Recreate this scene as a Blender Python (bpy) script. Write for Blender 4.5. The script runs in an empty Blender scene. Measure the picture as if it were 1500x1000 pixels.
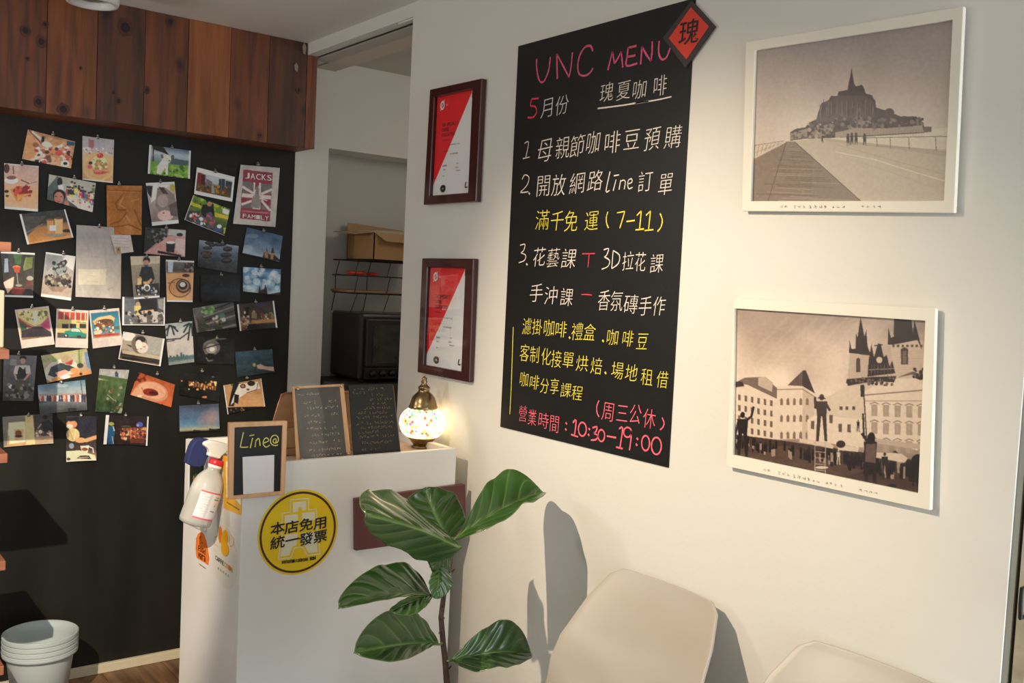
import bpy, bmesh, math, random
import numpy as np
from mathutils import Vector, Matrix

# ------------------------------------------------------------------ camera
SC = bpy.context.scene
COL = SC.collection
EYE = 1.47                                     # camera height, metres
FPX, YAW, PIT, ROL = 1417.6, 0.654524, 0.0580935, -0.0479059
cam_d = bpy.data.cameras.new('camera'); cam = bpy.data.objects.new('camera', cam_d); COL.objects.link(cam)
cam_d.sensor_width = 36.0; cam_d.lens = FPX / 1500 * 36.0; cam_d.clip_start = 0.05
_cy, _sy, _cp, _sp = math.cos(YAW), math.sin(YAW), math.cos(PIT), math.sin(PIT)
_fw = np.array([_sy*_cp, _cy*_cp, -_sp]); _rt = np.array([_cy, -_sy, 0.0]); _up = np.cross(_rt, _fw)
_c, _s = math.cos(ROL), math.sin(ROL)
_r2 = _c*_rt - _s*_up; _u2 = _s*_rt + _c*_up
RM = np.array([_r2, _u2, _fw])
cam.matrix_world = Matrix(((_r2[0], _u2[0], -_fw[0], 0), (_r2[1], _u2[1], -_fw[1], 0), (_r2[2], _u2[2], -_fw[2], EYE), (0, 0, 0, 1)))
SC.camera = cam
vs = SC.view_settings
vs.view_transform = 'Standard'; vs.look = 'None'; vs.gamma = 1.0; vs.use_curve_mapping = False
vs.exposure = 0.2
SC.cycles.max_bounces = 8; SC.cycles.diffuse_bounces = 5

# ------------------------------------------------------------------ world and lights
W = bpy.data.worlds.new('world'); SC.world = W; W.use_nodes = True
W.node_tree.nodes['Background'].inputs[0].default_value = (0.75, 0.87, 1.0, 1); W.node_tree.nodes['Background'].inputs[1].default_value = 0.45

def area(name, loc, target, sx, sy, power, color):
    d = bpy.data.lights.new(name, 'AREA'); d.shape = 'RECTANGLE'; d.size = sx; d.size_y = sy; d.energy = power; d.color = color
    o = bpy.data.objects.new(name, d); COL.objects.link(o); o.location = loc
    o.rotation_euler = (Vector(target) - Vector(loc)).to_track_quat('-Z', 'Y').to_euler(); return o
def spot(name, loc, target, power, color, angle, blend, radius):
    d = bpy.data.lights.new(name, 'SPOT'); d.energy = power; d.color = color; d.spot_size = math.radians(angle); d.spot_blend = blend; d.shadow_soft_size = radius
    o = bpy.data.objects.new(name, d); COL.objects.link(o); o.location = loc
    o.rotation_euler = (Vector(target) - Vector(loc)).to_track_quat('-Z', 'Y').to_euler(); return o
area('daylight_through_shopfront', (-0.2, -2.45, 0.95), (0.1, 1.6, 2.5), 3.0, 1.5, 22, (0.84, 0.94, 1.0))
area('daylight_through_side_door', (1.57, 0.17, 1.15), (-0.6, 1.9, 1.6), 0.7, 1.9, 27, (0.86, 0.95, 1.0))
def lamp(name, loc, power, color, radius):
    d = bpy.data.lights.new(name, 'POINT'); d.energy = power; d.color = color; d.shadow_soft_size = radius
    o = bpy.data.objects.new(name, d); COL.objects.link(o); o.location = loc; return o
lamp('fill_light_left_of_view', (-0.85, 2.95, 1.80), 24, (0.96, 0.98, 0.97), 0.10)  # unseen fill added to lift ceiling and upper left wall, no lamp there
lamp('back_room_ceiling_light', (2.45, 2.45, 2.15), 4.5, (1.0, 0.97, 0.92), 0.12)
spot('track_spot_on_wall', (-0.10, 1.76, 2.27), (1.6, 1.50, 1.00), 160, (1.0, 0.83, 0.61), 60, 1.0, 0.012)
spot('track_spot_on_corner', (-0.47, 0.75, 2.27), (0.60, 3.5, 0.52), 330, (1.0, 0.85, 0.66), 37, 0.35, 0.012)

# ------------------------------------------------------------------ projection of photograph pixels onto real planes
def ray(px, py): return RM.T @ np.array([(px-750)/FPX, -(py-500)/FPX, 1.0])
def onx(px, py, X):
    d = ray(px, py); p = d*X/d[0]; return np.array([p[0], p[1], p[2]+EYE])
def ony(px, py, Y):
    d = ray(px, py); p = d*Y/d[1]; return np.array([p[0], p[1], p[2]+EYE])
def onz(px, py, Z):
    d = ray(px, py); p = d*(Z-EYE)/d[2]; return np.array([p[0], p[1], p[2]+EYE])

# ------------------------------------------------------------------ helpers
def lin(c):
    c = np.asarray(c, float)/255.0
    return np.where(c <= 0.04045, c/12.92, ((c+0.055)/1.055)**2.4)
def thing(name, label, cat, loc=(0, 0, 0), group=None):
    o = bpy.data.objects.new(name, None); COL.objects.link(o); o.location = tuple(float(v) for v in loc); o.empty_display_size = 0.05
    o['label'] = label; o['category'] = cat
    if group: o['group'] = group
    return o
def tag(o, label, cat, group=None):
    o['label'] = label; o['category'] = cat
    if group: o['group'] = group
    return o
def wloc(p):
    v = np.zeros(3)
    while p is not None:
        v = v + np.array(p.location); p = p.parent
    return v
def mesh_obj(name, verts, faces, m, parent=None, smooth=False, colors=None, loc=None):
    base = wloc(parent)
    off = np.array(loc, float) if loc is not None else base
    V = np.asarray(verts, float) - off
    me = bpy.data.meshes.new(name); me.from_pydata(V.tolist(), [], [list(f) for f in faces])
    if colors is not None:
        a = me.color_attributes.new('col', 'FLOAT_COLOR', 'POINT')
        buf = np.ones((len(V), 4), np.float32); buf[:, :3] = colors; a.data.foreach_set('color', buf.ravel())
    if smooth: me.polygons.foreach_set('use_smooth', [True]*len(me.polygons))
    if m is not None: me.materials.append(m)
    me.update()
    o = bpy.data.objects.new(name, me); COL.objects.link(o)
    if parent is not None: o.parent = parent
    o.location = tuple(off - base)
    return o
def bev(o, w, seg=2):
    b = o.modifiers.new('bevel', 'BEVEL'); b.width = w; b.segments = seg; b.limit_method = 'ANGLE'; b.angle_limit = 0.6; return o
def box_vf(x0, x1, y0, y1, z0, z1):
    v = [(x0,y0,z0),(x1,y0,z0),(x1,y1,z0),(x0,y1,z0),(x0,y0,z1),(x1,y0,z1),(x1,y1,z1),(x0,y1,z1)]
    f = [(0,3,2,1),(4,5,6,7),(0,1,5,4),(1,2,6,5),(2,3,7,6),(3,0,4,7)]
    return v, f
def box(name, x0, x1, y0, y1, z0, z1, m, parent=None, b=0.0, center=True):
    v, f = box_vf(x0, x1, y0, y1, z0, z1)
    loc = None if parent is not None else ((x0+x1)/2, (y0+y1)/2, z0)
    o = mesh_obj(name, v, f, m, parent, loc=loc)
    if b: bev(o, b)
    return o
def struct(o): o['kind'] = 'structure'; return o
def merge(parts):
    V, F = [], []
    for v, f in parts:
        n = len(V); V += [tuple(p) for p in v]; F += [tuple(i+n for i in q) for q in f]
    return V, F
def slab_vf(q, t):
    """quad tl,tr,br,bl seen from the front; thickness t goes away from the viewer"""
    q = [np.asarray(p, float) for p in q]
    n = np.cross(q[2]-q[3], q[0]-q[3]); n /= np.linalg.norm(n)
    b = [p - n*t for p in q]
    v = q + b
    f = [(3,2,1,0),(4,5,6,7),(0,1,5,4),(1,2,6,5),(2,3,7,6),(3,0,4,7)]
    return [tuple(p) for p in v], f
def slab(name, q, t, m, parent=None, b=0.0):
    v, f = slab_vf(q, t)
    o = mesh_obj(name, v, f, m, parent, loc=None if parent is not None else tuple(np.mean(np.array(v), 0)))
    if b: bev(o, b)
    return o
def frame_vf(qo, qi, t, lip=0.0):
    """picture-frame ring between outer quad and inner quad, thickness t backwards"""
    qo = [np.asarray(p, float) for p in qo]; qi = [np.asarray(p, float) for p in qi]
    n = np.cross(qo[2]-qo[3], qo[0]-qo[3]); n /= np.linalg.norm(n)
    v = qo + qi + [p-n*t for p in qo] + [p-n*t for p in qi]
    f = []
    for i in range(4):
        j = (i+1) % 4
        f += [(j, i, 4+i, 4+j), (8+i, 8+j, 12+j, 12+i), (i, j, 8+j, 8+i), (4+j, 4+i, 12+i, 12+j)]
    return [tuple(p) for p in v], f
def tube_vf(pts, r, n=8, cap=True):
    pts = [np.asarray(p, float) for p in pts]; R = r if hasattr(r, '__len__') else [r]*len(pts)
    V, F = [], []; prev = None
    for i, p in enumerate(pts):
        t = (pts[min(i+1, len(pts)-1)] - pts[max(i-1, 0)]); t /= max(np.linalg.norm(t), 1e-9)
        if prev is None:
            a = np.array([0, 0, 1.0]) if abs(t[2]) < .9 else np.array([1.0, 0, 0])
        else: a = prev
        u = np.cross(t, np.cross(a, t)); u /= np.linalg.norm(u); w = np.cross(t, u); prev = u
        for k in range(n):
            an = 2*math.pi*k/n; V.append(tuple(p + R[i]*(math.cos(an)*u + math.sin(an)*w)))
    for i in range(len(pts)-1):
        for k in range(n):
            k2 = (k+1) % n; F.append((i*n+k, i*n+k2, (i+1)*n+k2, (i+1)*n+k))
    if cap:
        F.append(tuple(range(n))[::-1]); F.append(tuple((len(pts)-1)*n+k for k in range(n)))
    return V, F
def tube(name, pts, r, m, parent=None, n=8):
    v, f = tube_vf(pts, r, n); return mesh_obj(name, v, f, m, parent, smooth=True, loc=None if parent is not None else pts[0])
def lathe_vf(prof, c, n=32, ax=(0, 0, 1), cap=True):
    """prof: (r, h) along the axis"""
    c = np.asarray(c, float); a = np.asarray(ax, float); a /= np.linalg.norm(a)
    h = np.array([1.0, 0, 0]) if abs(a[0]) < .9 else np.array([0, 1.0, 0])
    u = np.cross(a, h); u /= np.linalg.norm(u); w = np.cross(a, u)
    V, F = [], []
    for r, z in prof:
        for k in range(n):
            t = 2*math.pi*k/n; V.append(tuple(c + a*z + r*(math.cos(t)*u + math.sin(t)*w)))
    for i in range(len(prof)-1):
        for k in range(n):
            k2 = (k+1) % n; F.append((i*n+k, i*n+k2, (i+1)*n+k2, (i+1)*n+k))
    if cap:
        if prof[0][0] > 1e-6: F.append(tuple(range(n))[::-1])
        if prof[-1][0] > 1e-6: F.append(tuple((len(prof)-1)*n+k for k in range(n)))
    return V, F
def lathe(name, prof, c, m, parent=None, n=32, ax=(0, 0, 1), cap=True):
    v, f = lathe_vf(prof, c, n, ax, cap); return mesh_obj(name, v, f, m, parent, smooth=True, loc=None if parent is not None else c)

# ------------------------------------------------------------------ materials
def N(nt, t, x=0): return nt.nodes.new(t)
def mat(name, color, rough=0.5, metal=0.0, var=0.0, vscale=6.0, bump=0.0, bscale=60.0, coat=0.0, emit=None, estr=0.0, spec=0.5, stretch=None, srgb=True, trans=0.0, alpha=1.0, ior=1.45):
    m = bpy.data.materials.new(name); m.use_nodes = True; nt = m.node_tree; b = nt.nodes['Principled BSDF']
    col = tuple(lin(color)) if srgb else tuple(color)
    b.inputs['Base Color'].default_value = (*col, 1); b.inputs['Roughness'].default_value = rough; b.inputs['Metallic'].default_value = metal
    b.inputs['Coat Weight'].default_value = coat; b.inputs['Coat Roughness'].default_value = 0.06; b.inputs['Specular IOR Level'].default_value = spec
    b.inputs['Transmission Weight'].default_value = trans; b.inputs['Alpha'].default_value = alpha; b.inputs['IOR'].default_value = ior
    if emit is not None: b.inputs['Emission Color'].default_value = (*tuple(lin(emit)), 1); b.inputs['Emission Strength'].default_value = estr
    if var or bump:
        tc = N(nt, 'ShaderNodeTexCoord'); mp = N(nt, 'ShaderNodeMapping'); nt.links.new(tc.outputs['Object'], mp.inputs[0])
        if stretch: mp.inputs['Scale'].default_value = stretch
    if var:
        n = N(nt, 'ShaderNodeTexNoise'); n.inputs['Scale'].default_value = vscale; n.inputs['Detail'].default_value = 5
        nt.links.new(mp.outputs[0], n.inputs[0])
        r = N(nt, 'ShaderNodeValToRGB'); r.color_ramp.elements[0].position = 0.3; r.color_ramp.elements[1].position = 0.7
        r.color_ramp.elements[0].color = (*[c*(1-var) for c in col], 1); r.color_ramp.elements[1].color = (*[min(1, c*(1+var)) for c in col], 1)
        nt.links.new(n.outputs[0], r.inputs[0]); nt.links.new(r.outputs[0], b.inputs['Base Color'])
    if bump:
        n2 = N(nt, 'ShaderNodeTexNoise'); n2.inputs['Scale'].default_value = bscale; n2.inputs['Detail'].default_value = 6
        nt.links.new(mp.outputs[0], n2.inputs[0])
        bp = N(nt, 'ShaderNodeBump'); bp.inputs['Strength'].default_value = bump; bp.inputs['Distance'].default_value = 0.004
        nt.links.new(n2.outputs[0], bp.inputs['Height']); nt.links.new(bp.outputs[0], b.inputs['Normal'])
    return m
def attr_mat(name, rough=0.35, coat=0.0, spec=0.5, estr=0.0):
    m = bpy.data.materials.new(name); m.use_nodes = True; nt = m.node_tree; b = nt.nodes['Principled BSDF']
    a = N(nt, 'ShaderNodeAttribute'); a.attribute_name = 'col'
    nt.links.new(a.outputs['Color'], b.inputs['Base Color']); b.inputs['Roughness'].default_value = rough
    b.inputs['Coat Weight'].default_value = coat; b.inputs['Coat Roughness'].default_value = 0.05; b.inputs['Specular IOR Level'].default_value = spec
    if estr:
        nt.links.new(a.outputs['Color'], b.inputs['Emission Color']); b.inputs['Emission Strength'].default_value = estr
    return m
def glass_mat(name, tint=(1, 1, 1), rough=0.0, fac=None):
    m = bpy.data.materials.new(name); m.use_nodes = True; nt = m.node_tree; nt.nodes.clear()
    o = N(nt, 'ShaderNodeOutputMaterial'); mx = N(nt, 'ShaderNodeMixShader'); t = N(nt, 'ShaderNodeBsdfTransparent'); g = N(nt, 'ShaderNodeBsdfGlossy')
    t.inputs[0].default_value = (*tint, 1); g.inputs['Roughness'].default_value = rough
    lw = N(nt, 'ShaderNodeLayerWeight'); pw_ = N(nt, 'ShaderNodeMath'); pw_.operation = 'POWER'; pw_.inputs[1].default_value = 4.5
    ma = N(nt, 'ShaderNodeMath'); ma.operation = 'MULTIPLY_ADD'; ma.inputs[1].default_value = 0.90; ma.inputs[2].default_value = 0.018
    lw.inputs[0].default_value = 0.5; nt.links.new(lw.outputs['Facing'], pw_.inputs[0]); nt.links.new(pw_.outputs[0], ma.inputs[0])
    if fac is None: nt.links.new(ma.outputs[0], mx.inputs[0])
    else: mx.inputs[0].default_value = fac
    nt.links.new(t.outputs[0], mx.inputs[1]); nt.links.new(g.outputs[0], mx.inputs[2]); nt.links.new(mx.outputs[0], o.inputs[0]); return m
def wood_mat(name, dark, light, knots=0.0, axis='z', scale=1.0, rough=0.55, seed=0.0):
    """fine lengthwise grain, optional knots"""
    m = bpy.data.materials.new(name); m.use_nodes = True; nt = m.node_tree; b = nt.nodes['Principled BSDF']; b.inputs['Roughness'].default_value = rough
    tc = N(nt, 'ShaderNodeTexCoord'); mp = N(nt, 'ShaderNodeMapping'); nt.links.new(tc.outputs['Object'], mp.inputs[0])
    s = {'z': (14, 14, 1.1), 'y': (14, 1.1, 14), 'x': (1.1, 14, 14)}[axis]; mp.inputs['Scale'].default_value = tuple(v*scale for v in s); mp.inputs['Location'].default_value = (seed, seed*2.3, seed*.7)
    n = N(nt, 'ShaderNodeTexNoise'); n.inputs['Scale'].default_value = 3.0; n.inputs['Detail'].default_value = 8; n.inputs['Distortion'].default_value = 0.6
    nt.links.new(mp.outputs[0], n.inputs[0])
    r = N(nt, 'ShaderNodeValToRGB'); e = r.color_ramp.elements; e[0].position = 0.3; e[1].position = 0.72
    e[0].color = (*tuple(lin(dark)), 1); e[1].color = (*tuple(lin(light)), 1); nt.links.new(n.outputs[0], r.inputs[0])
    last = r.outputs[0]
    if knots:
        v = N(nt, 'ShaderNodeTexVoronoi'); v.inputs['Scale'].default_value = 5.0*scale; mp2 = N(nt, 'ShaderNodeMapping'); nt.links.new(tc.outputs['Object'], mp2.inputs[0])
        mp2.inputs['Scale'].default_value = (1.25, .8, .75); mp2.inputs['Location'].default_value = (seed*3.1, seed, seed*1.9)
        sp_ = N(nt, 'ShaderNodeSeparateXYZ'); cb_ = N(nt, 'ShaderNodeCombineXYZ'); nt.links.new(mp2.outputs[0], sp_.inputs[0]); nt.links.new(sp_.outputs['X'], cb_.inputs['X'])
        nt.links.new(sp_.outputs['Z' if axis == 'z' else 'Y'], cb_.inputs['Y']); v.voronoi_dimensions = '2D'; nt.links.new(cb_.outputs[0], v.inputs[0])
        r2 = N(nt, 'ShaderNodeValToRGB'); r2.color_ramp.elements[0].position = 0.03; r2.color_ramp.elements[1].position = 0.13
        r2.color_ramp.elements[0].color = (0.18, 0.14, 0.13, 1); r2.color_ramp.elements[1].color = (1, 1, 1, 1)
        nt.links.new(v.outputs['Distance'], r2.inputs[0])
        mx = N(nt, 'ShaderNodeMixRGB'); mx.blend_type = 'MULTIPLY'; mx.inputs[0].default_value = knots
        nt.links.new(last, mx.inputs[1]); nt.links.new(r2.outputs[0], mx.inputs[2]); last = mx.outputs[0]
    nt.links.new(last, b.inputs['Base Color'])
    bp = N(nt, 'ShaderNodeBump'); bp.inputs['Strength'].default_value = 0.25; bp.inputs['Distance'].default_value = 0.002
    nt.links.new(n.outputs[0], bp.inputs['Height']); nt.links.new(bp.outputs[0], b.inputs['Normal'])
    return m
M_WALL = mat('white_wall_paint', (226, 222, 214), 0.6, bump=0.10, bscale=90, var=0.015, vscale=2)
M_CEIL = mat('white_ceiling_paint', (225, 220, 210), 0.7, bump=0.08, bscale=60)
M_BACK = mat('niche_wall_shade_grey', (196, 192, 184), 0.7, var=0.05, vscale=3)  # niche back wall: shade of the recess put into the grey
M_CHALKWALL = mat('black_chalkboard_paint', (34, 33, 30), 0.55, var=0.30, vscale=1.6, bump=0.15, bscale=120, stretch=(6, 1, 1), spec=0.3)
M_TRIM = mat('cream_baseboard_paint', (225, 214, 184), 0.5)
M_DOORSTRIP = mat('grey_white_door_paint', (140, 140, 130), 0.5)
M_MARBLE = mat('beige_stone_jamb', (170, 160, 138), 0.4, var=0.25, vscale=14)
M_BLACK = mat('black_metal', (22, 22, 23), 0.45)
M_WHITE = mat('white_laminate', (228, 224, 218), 0.35, coat=0.15)
M_PRINT = attr_mat('printed_photo_paper', 0.4, spec=0.4)
M_PRINT_MATTE = attr_mat('printed_matte_paper', 0.7, spec=0.2)
M_PAPER = mat('white_photo_paper', (236, 232, 226), 0.45)
M_GLASS = glass_mat('picture_glass')
M_METAL = mat('brushed_steel', (170, 168, 160), 0.3, metal=0.9)
M_DARK = mat('dark_gap', (60, 48, 38), 0.7)
# ------------------------------------------------------------------ the room shell (setting)
XW, YB, CEIL = 1.6, 3.6, EYE + 0.87
HEAD = EYE + 0.827                                   # underside of the doorway header
YD = 2.675                                           # near edge of the doorway opening
struct(box('wall_right', XW, XW+0.11, 0.73, YD, 0, CEIL, M_WALL))
struct(box('wall_right', XW, XW+0.11, YD, YB, HEAD, CEIL, M_WALL))
struct(box('wall_right', XW, XW+0.11, -2.6, -0.25, 0, CEIL, M_WALL))
struct(box('wall_right', XW, XW+0.11, -0.25, 0.73, 2.15, CEIL, M_WALL))
struct(box('wall_left', -1.92, -1.8, -2.6, YB+0.12, 0, CEIL, M_WALL))
struct(box('ceiling', -1.92, XW+0.11, -2.6, YB+0.12, CEIL, CEIL+0.1, M_CEIL))
# rear wall: a shopfront opening with mullions, daylight comes in through it
struct(box('wall_rear', -1.92, XW+0.11, -2.72, -2.6, 0, 0.15, M_WALL))
struct(box('wall_rear', -1.92, XW+0.11, -2.72, -2.6, 2.28, CEIL+0.1, M_WALL))
wf = box('window_1', -1.92, XW+0.11, -2.68, -2.672, 0.15, 2.28, glass_mat('shopfront_glass'))
struct(wf)
for x in (-1.9, -0.75, 0.4, 1.6): struct(box('trim_1', x-0.03, x+0.03, -2.71, -2.63, 0.15, 2.28, M_BLACK))
# wall_back: white masonry with a black painted face, a doorway room beyond and a niche in it
XBK = ony(432, 222, YB)[0]                           # end of the black paint
XN = ony(482, 230, YB)[0] - 0.002                    # left edge of the niche
ZN = ony(482, 217, YB)[2]                            # top of the niche
struct(box('wall_back', -1.92, XN, YB, YB+0.17, 0, 2.6, M_WALL))
struct(box('wall_back', XN, 3.0, YB, YB+0.17, ZN, 2.6, M_WALL))
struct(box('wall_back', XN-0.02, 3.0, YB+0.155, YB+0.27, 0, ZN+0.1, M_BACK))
struct(box('wall_back', -1.80, XBK, YB-0.004, YB, 0, CEIL, M_CHALKWALL))
struct(box('wall_far', 2.95, 3.05, 1.8, YB, 0, 2.6, M_WALL))
struct(box('wall_far', XW+0.11, 3.0, 1.7, 1.8, 0, 2.6, M_WALL))
ZC2 = EYE + 0.862
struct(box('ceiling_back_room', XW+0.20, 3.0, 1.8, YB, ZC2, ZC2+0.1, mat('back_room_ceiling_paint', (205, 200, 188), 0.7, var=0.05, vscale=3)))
# header: soffit, sliding-door groove and inner trim
struct(box('trim_2', XW+0.052, XW+0.11, YD, YB-0.12, HEAD-0.004, HEAD+0.001, mat('header_soffit_paint', (196, 190, 178), 0.6)))
struct(box('trim_2', XW+0.040, XW+0.0465, YD, YB-0.17, HEAD-0.002, HEAD+0.001, mat('dark_track_groove', (40, 44, 46), 0.6)))
struct(box('trim_2', XW+0.11, XW+0.20, YD-0.9, YB, HEAD-0.004, CEIL, mat('cream_header_trim', (214, 204, 186), 0.5)))
bx = box('door_stop_block', XW+0.004, XW+0.022, YD, YD+0.10, HEAD-0.006, HEAD, M_WHITE, b=0.001); bx.name = "trim_3"; struct(bx)
# baseboard along the black wall
zb0, zb1 = 0.0, 0.032
struct(box('baseboard_back', 0.2, XBK, YB-0.022, YB-0.004, 0, 0.034, M_TRIM, b=0.002))
# right end of the right wall: cool grey strip, stone jamb, glazed door with a handle
ya = onx(1475.5, 1000, XW)[1]; yb_ = onx(1498, 1000, XW)[1]
struct(box('trim_4', XW+0.004, XW+0.11, ya+0.002, 0.7298, 0, 2.15, M_DOORSTRIP))
struct(box('trim_4', XW+0.010, XW+0.11, ya-0.005, ya+0.002, 0, 2.15, M_DARK))
struct(box('trim_5', XW+0.003, XW+0.11, yb_, ya-0.005, 0, 2.15, M_MARBLE))
d1 = struct(box('door_1', XW+0.02, XW+0.05, -0.25, yb_, 0, 2.15, mat('pale_green_white_door', (196, 206, 196), 0.35)))
hp = [onx(1497, 862, XW-0.02), onx(1495, 885, XW-0.02), onx(1494.5, 905, XW-0.02)]
hb = [hp[0]+np.array([0.03, 0, 0])] + hp + [hp[2]+np.array([0.03, 0, 0])]
hv, hf = tube_vf(hb, 0.0035, 8); hd = mesh_obj('door_handle', hv, hf, M_BLACK, d1)
# floor of wood planks running towards the black wall
struct(box('floor', -1.92, 3.0, -2.6, YB+0.1, -0.06, -0.008, M_DARK))
fl = bpy.data.objects['floor']
fmats = [wood_mat('oak_floor_%d' % i, d, l, 0.5, 'y', 0.8, 0.45, i*1.7) for i, (d, l) in enumerate([((84, 58, 38), (142, 104, 72)), ((92, 64, 42), (156, 116, 80)), ((76, 52, 34), (128, 94, 64))])]
random.seed(4)
pw = 0.212; x0p = onz(147, 983, 0.0)[0] - 10*pw
i = 0; x = x0p
while x < 1.6:
    y = YB - 0.022 - random.choice([0.5, 0.8, 1.1]); yt = YB - 0.022
    while yt > -2.5:
        pl = box('floor_plank', max(x, -1.8)+0.001, min(x+pw, 1.6)-0.001, max(y, -2.6)+0.001, yt-0.001, -0.008, 0.0, fmats[random.randrange(3)], fl)
        yt = y; y -= 1.3
    x += pw

# ------------------------------------------------------------------ wooden bulkhead under the ceiling
YF = 3.43
bh = thing('wooden_bulkhead', 'boxed bulkhead of dark reddish cedar boards above the black photo wall', 'bulkhead', (0.6, YF, EYE+0.48))
tops = [(-130, -20), (71, 0), (144, 19), (215, 13), (279, 29), (340, 42), (397, 53), (451, 64), (465, 83)]
bots = [(-135, 130), (66, 159), (140, 173), (208, 184), (271, 192), (333, 200), (390, 205), (446, 214), (461, 218)]
xs = [(ony(*t, YF)[0] + ony(*b, YF)[0])/2 for t, b in zip(tops, bots)]
zbot = ony(250, 190, YF)[2]
tones = [((70, 42, 28), (128, 78, 50)), ((92, 56, 34), (156, 100, 62)), ((56, 36, 26), (108, 68, 46)), ((70, 42, 28), (136, 84, 52)), ((122, 78, 46), (168, 112, 68)), ((84, 50, 32), (140, 86, 54)), ((58, 38, 28), (104, 66, 44)), ((100, 60, 38), (150, 94, 60))]
kn = [0.95, .55, .95, .8, .0, .6, .9, .3]
for k in range(-4, 8):
    if k < 0: xa, xb = xs[0] + (k)*0.2, xs[0] + (k+1)*0.2; j = (k+8) % 8
    else: xa, xb = xs[k], xs[k+1]; j = k
    tn = [tuple(c*f for c, f in zip(t_, (.97, .84, .68))) for t_ in tones[j]]
    m = wood_mat('cedar_board_%d' % k, *tn, kn[j], 'z', 1.0, 0.5, 1.3*k+.4)
    o = box('plank', xa+0.0008, xb-0.0008, YF-random.uniform(0, .003), YF+0.02, zbot, (CEIL if k < 7 else HEAD)-0.001, m, bh, b=0.0008)
box('underside_board', xs[0]-0.8, xs[-1]-0.002, YF+0.02, YB-0.005, zbot+0.001, zbot+0.014, wood_mat('cedar_underside', (92, 48, 26), (140, 80, 42), 0.3, 'x', 1.0, .5, 9), bh)
# scuff marks of pale plaster on the board next to the doorway
pls = sorted([o for o in bh.children if o.name.startswith('plank')], key=lambda o: o.data.vertices[0].co.x)
def plank_at(x):
    best = pls[0]
    for o in pls:
        if o.data.vertices[0].co.x + bh.location.x <= x: best = o
    return best
mk1, mk2, mk3 = mat('knot_ring', (80, 44, 27), .6, var=.2, vscale=60), mat('knot_core', (34, 20, 16), .6), mat('plaster_smear', (150, 132, 116), .8)
rk_ = random.Random(6)
for x_, y_, r_ in ((37, 45, 7), (60, 61, 7.5), (183, 40, 12), (249, 32, 6.5), (215, 132, 5), (173, 148, 5), (92, 160, 8), (56, 149, 7), (66, 36, 4.5), (437, 132, 4.5), (381, 198, 2.5), (166, 136, 3.5), (40, 86, 3), (118, 100, 2.5)):
    for kk, (s_, m_, nm) in enumerate(((1.0, mk1, 'knot'), (.55, mk2, 'knot_centre'))):
        c_ = ony(x_, y_, YF); rr = r_*s_*3.2/FPX; par = plank_at(c_[0]); yk = YF-.0034-.0002*kk
        pts = [(c_[0]+rr*math.cos(t)*(1+.15*rk_.uniform(-1, 1)), yk, c_[2]+rr*1.15*math.sin(t)*(1+.12*rk_.uniform(-1, 1))) for t in np.linspace(0, 6.283, 15)[:-1]]
        if kk == 0: mesh_obj(nm, pts+[(a_, YF+.001, b_) for a_, _, b_ in pts], [tuple(range(14))]+[(i_, i_+14, (i_+1) % 14+14, (i_+1) % 14) for i_ in range(14)], m_, par)
        else: mesh_obj(nm, pts, [tuple(range(14))], m_, par)
for P_ in ([(446, 62), (449, 70), (447, 80), (444, 78), (443, 68)], [(434, 92), (437, 97), (436, 105), (432, 103), (431, 96)]):
    pts = [ony(a_, b_, YF-.0036) for a_, b_ in P_]; mesh_obj('plaster_smear', pts, [tuple(range(len(pts)))[::-1]], mk3, plank_at(pts[0][0]))
# ceiling downlight in front of the bulkhead
c = np.array([0.775, 3.19, CEIL])
dl = thing('ceiling_downlight', 'white round surface-mounted ceiling downlight in front of the cedar bulkhead', 'light', tuple(c))
prof = [(0.0765, 0), (0.0765, -0.068), (0.074, -0.077), (0.064, -0.078), (0.060, -0.066), (0.058, -0.050)]
lathe('housing', [(r, z) for r, z in prof], c, mat('white_lamp_enamel', (222, 220, 214), 0.4), dl, 48, cap=False)
lathe('diffuser', [(0.0001, -0.058), (0.0585, -0.058), (0.0585, -0.052), (0.0001, -0.052)], c, mat('grey_lamp_lens', (176, 172, 160), 0.35, var=.2, vscale=40), dl, 40)
ringp = [(0.028, -0.059), (0.030, -0.062), (0.034, -0.062), (0.036, -0.059)]
lathe('reflector_ring', ringp, c, mat('dull_ring', (120, 112, 98), 0.4), dl, 32, cap=False)

# ------------------------------------------------------------------ things seen through the doorway
YK = YB+0.155
gm = mat('black_oven_enamel', (40, 30, 30), 0.35, coat=.3, var=.1)
P = lambda px, py, y: ony(px, py, y)
wt_z = P(520, 560, 3.5)[2]
wt = box('back_counter', XN+0.012, 2.5, 3.42, YK-0.001, 0, wt_z, mat('dark_worktop', (58, 54, 50), 0.5)); tag(wt, 'dark worktop in the niche carrying the black toaster oven', 'worktop')
xa = P(531, 470, 3.46)[0]; zt = P(531, 459, 3.46)[2]
ov = thing('toaster_oven', 'black countertop oven with glass door in the niche beyond the doorway', 'oven', (xa+.2, 3.6, wt_z))
box('body', xa-.0, xa+0.44, 3.475, YK-0.02, wt_z+0.012, zt, gm, ov, b=0.012)
fz0, fz1 = wt_z+0.012, zt
box('door', xa+0.020, xa+0.43, 3.455, 3.474, fz0+0.055, fz1-0.022, gm, ov, b=0.004)
dr = [o for o in ov.children if o.name.startswith('door')][0]
box('window_pane', xa+0.048, xa+0.36, 3.450, 3.455, fz0+0.070, fz1-0.045, mat('dark_oven_glass', (52, 50, 42), 0.12, var=.5, vscale=22, coat=.5), dr)
box('control_strip', xa+0.020, xa+0.43, 3.462, 3.474, fz0+0.004, fz0+0.05, M_BLACK, ov, b=0.002)
for k in range(4): lathe('knob', [(0.014, 0), (0.013, 0.014), (0.0, 0.016)], (xa+0.055+0.045*k, 3.462, fz0+0.027), M_BLACK, ov, 16, (0, -1, 0))
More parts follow.
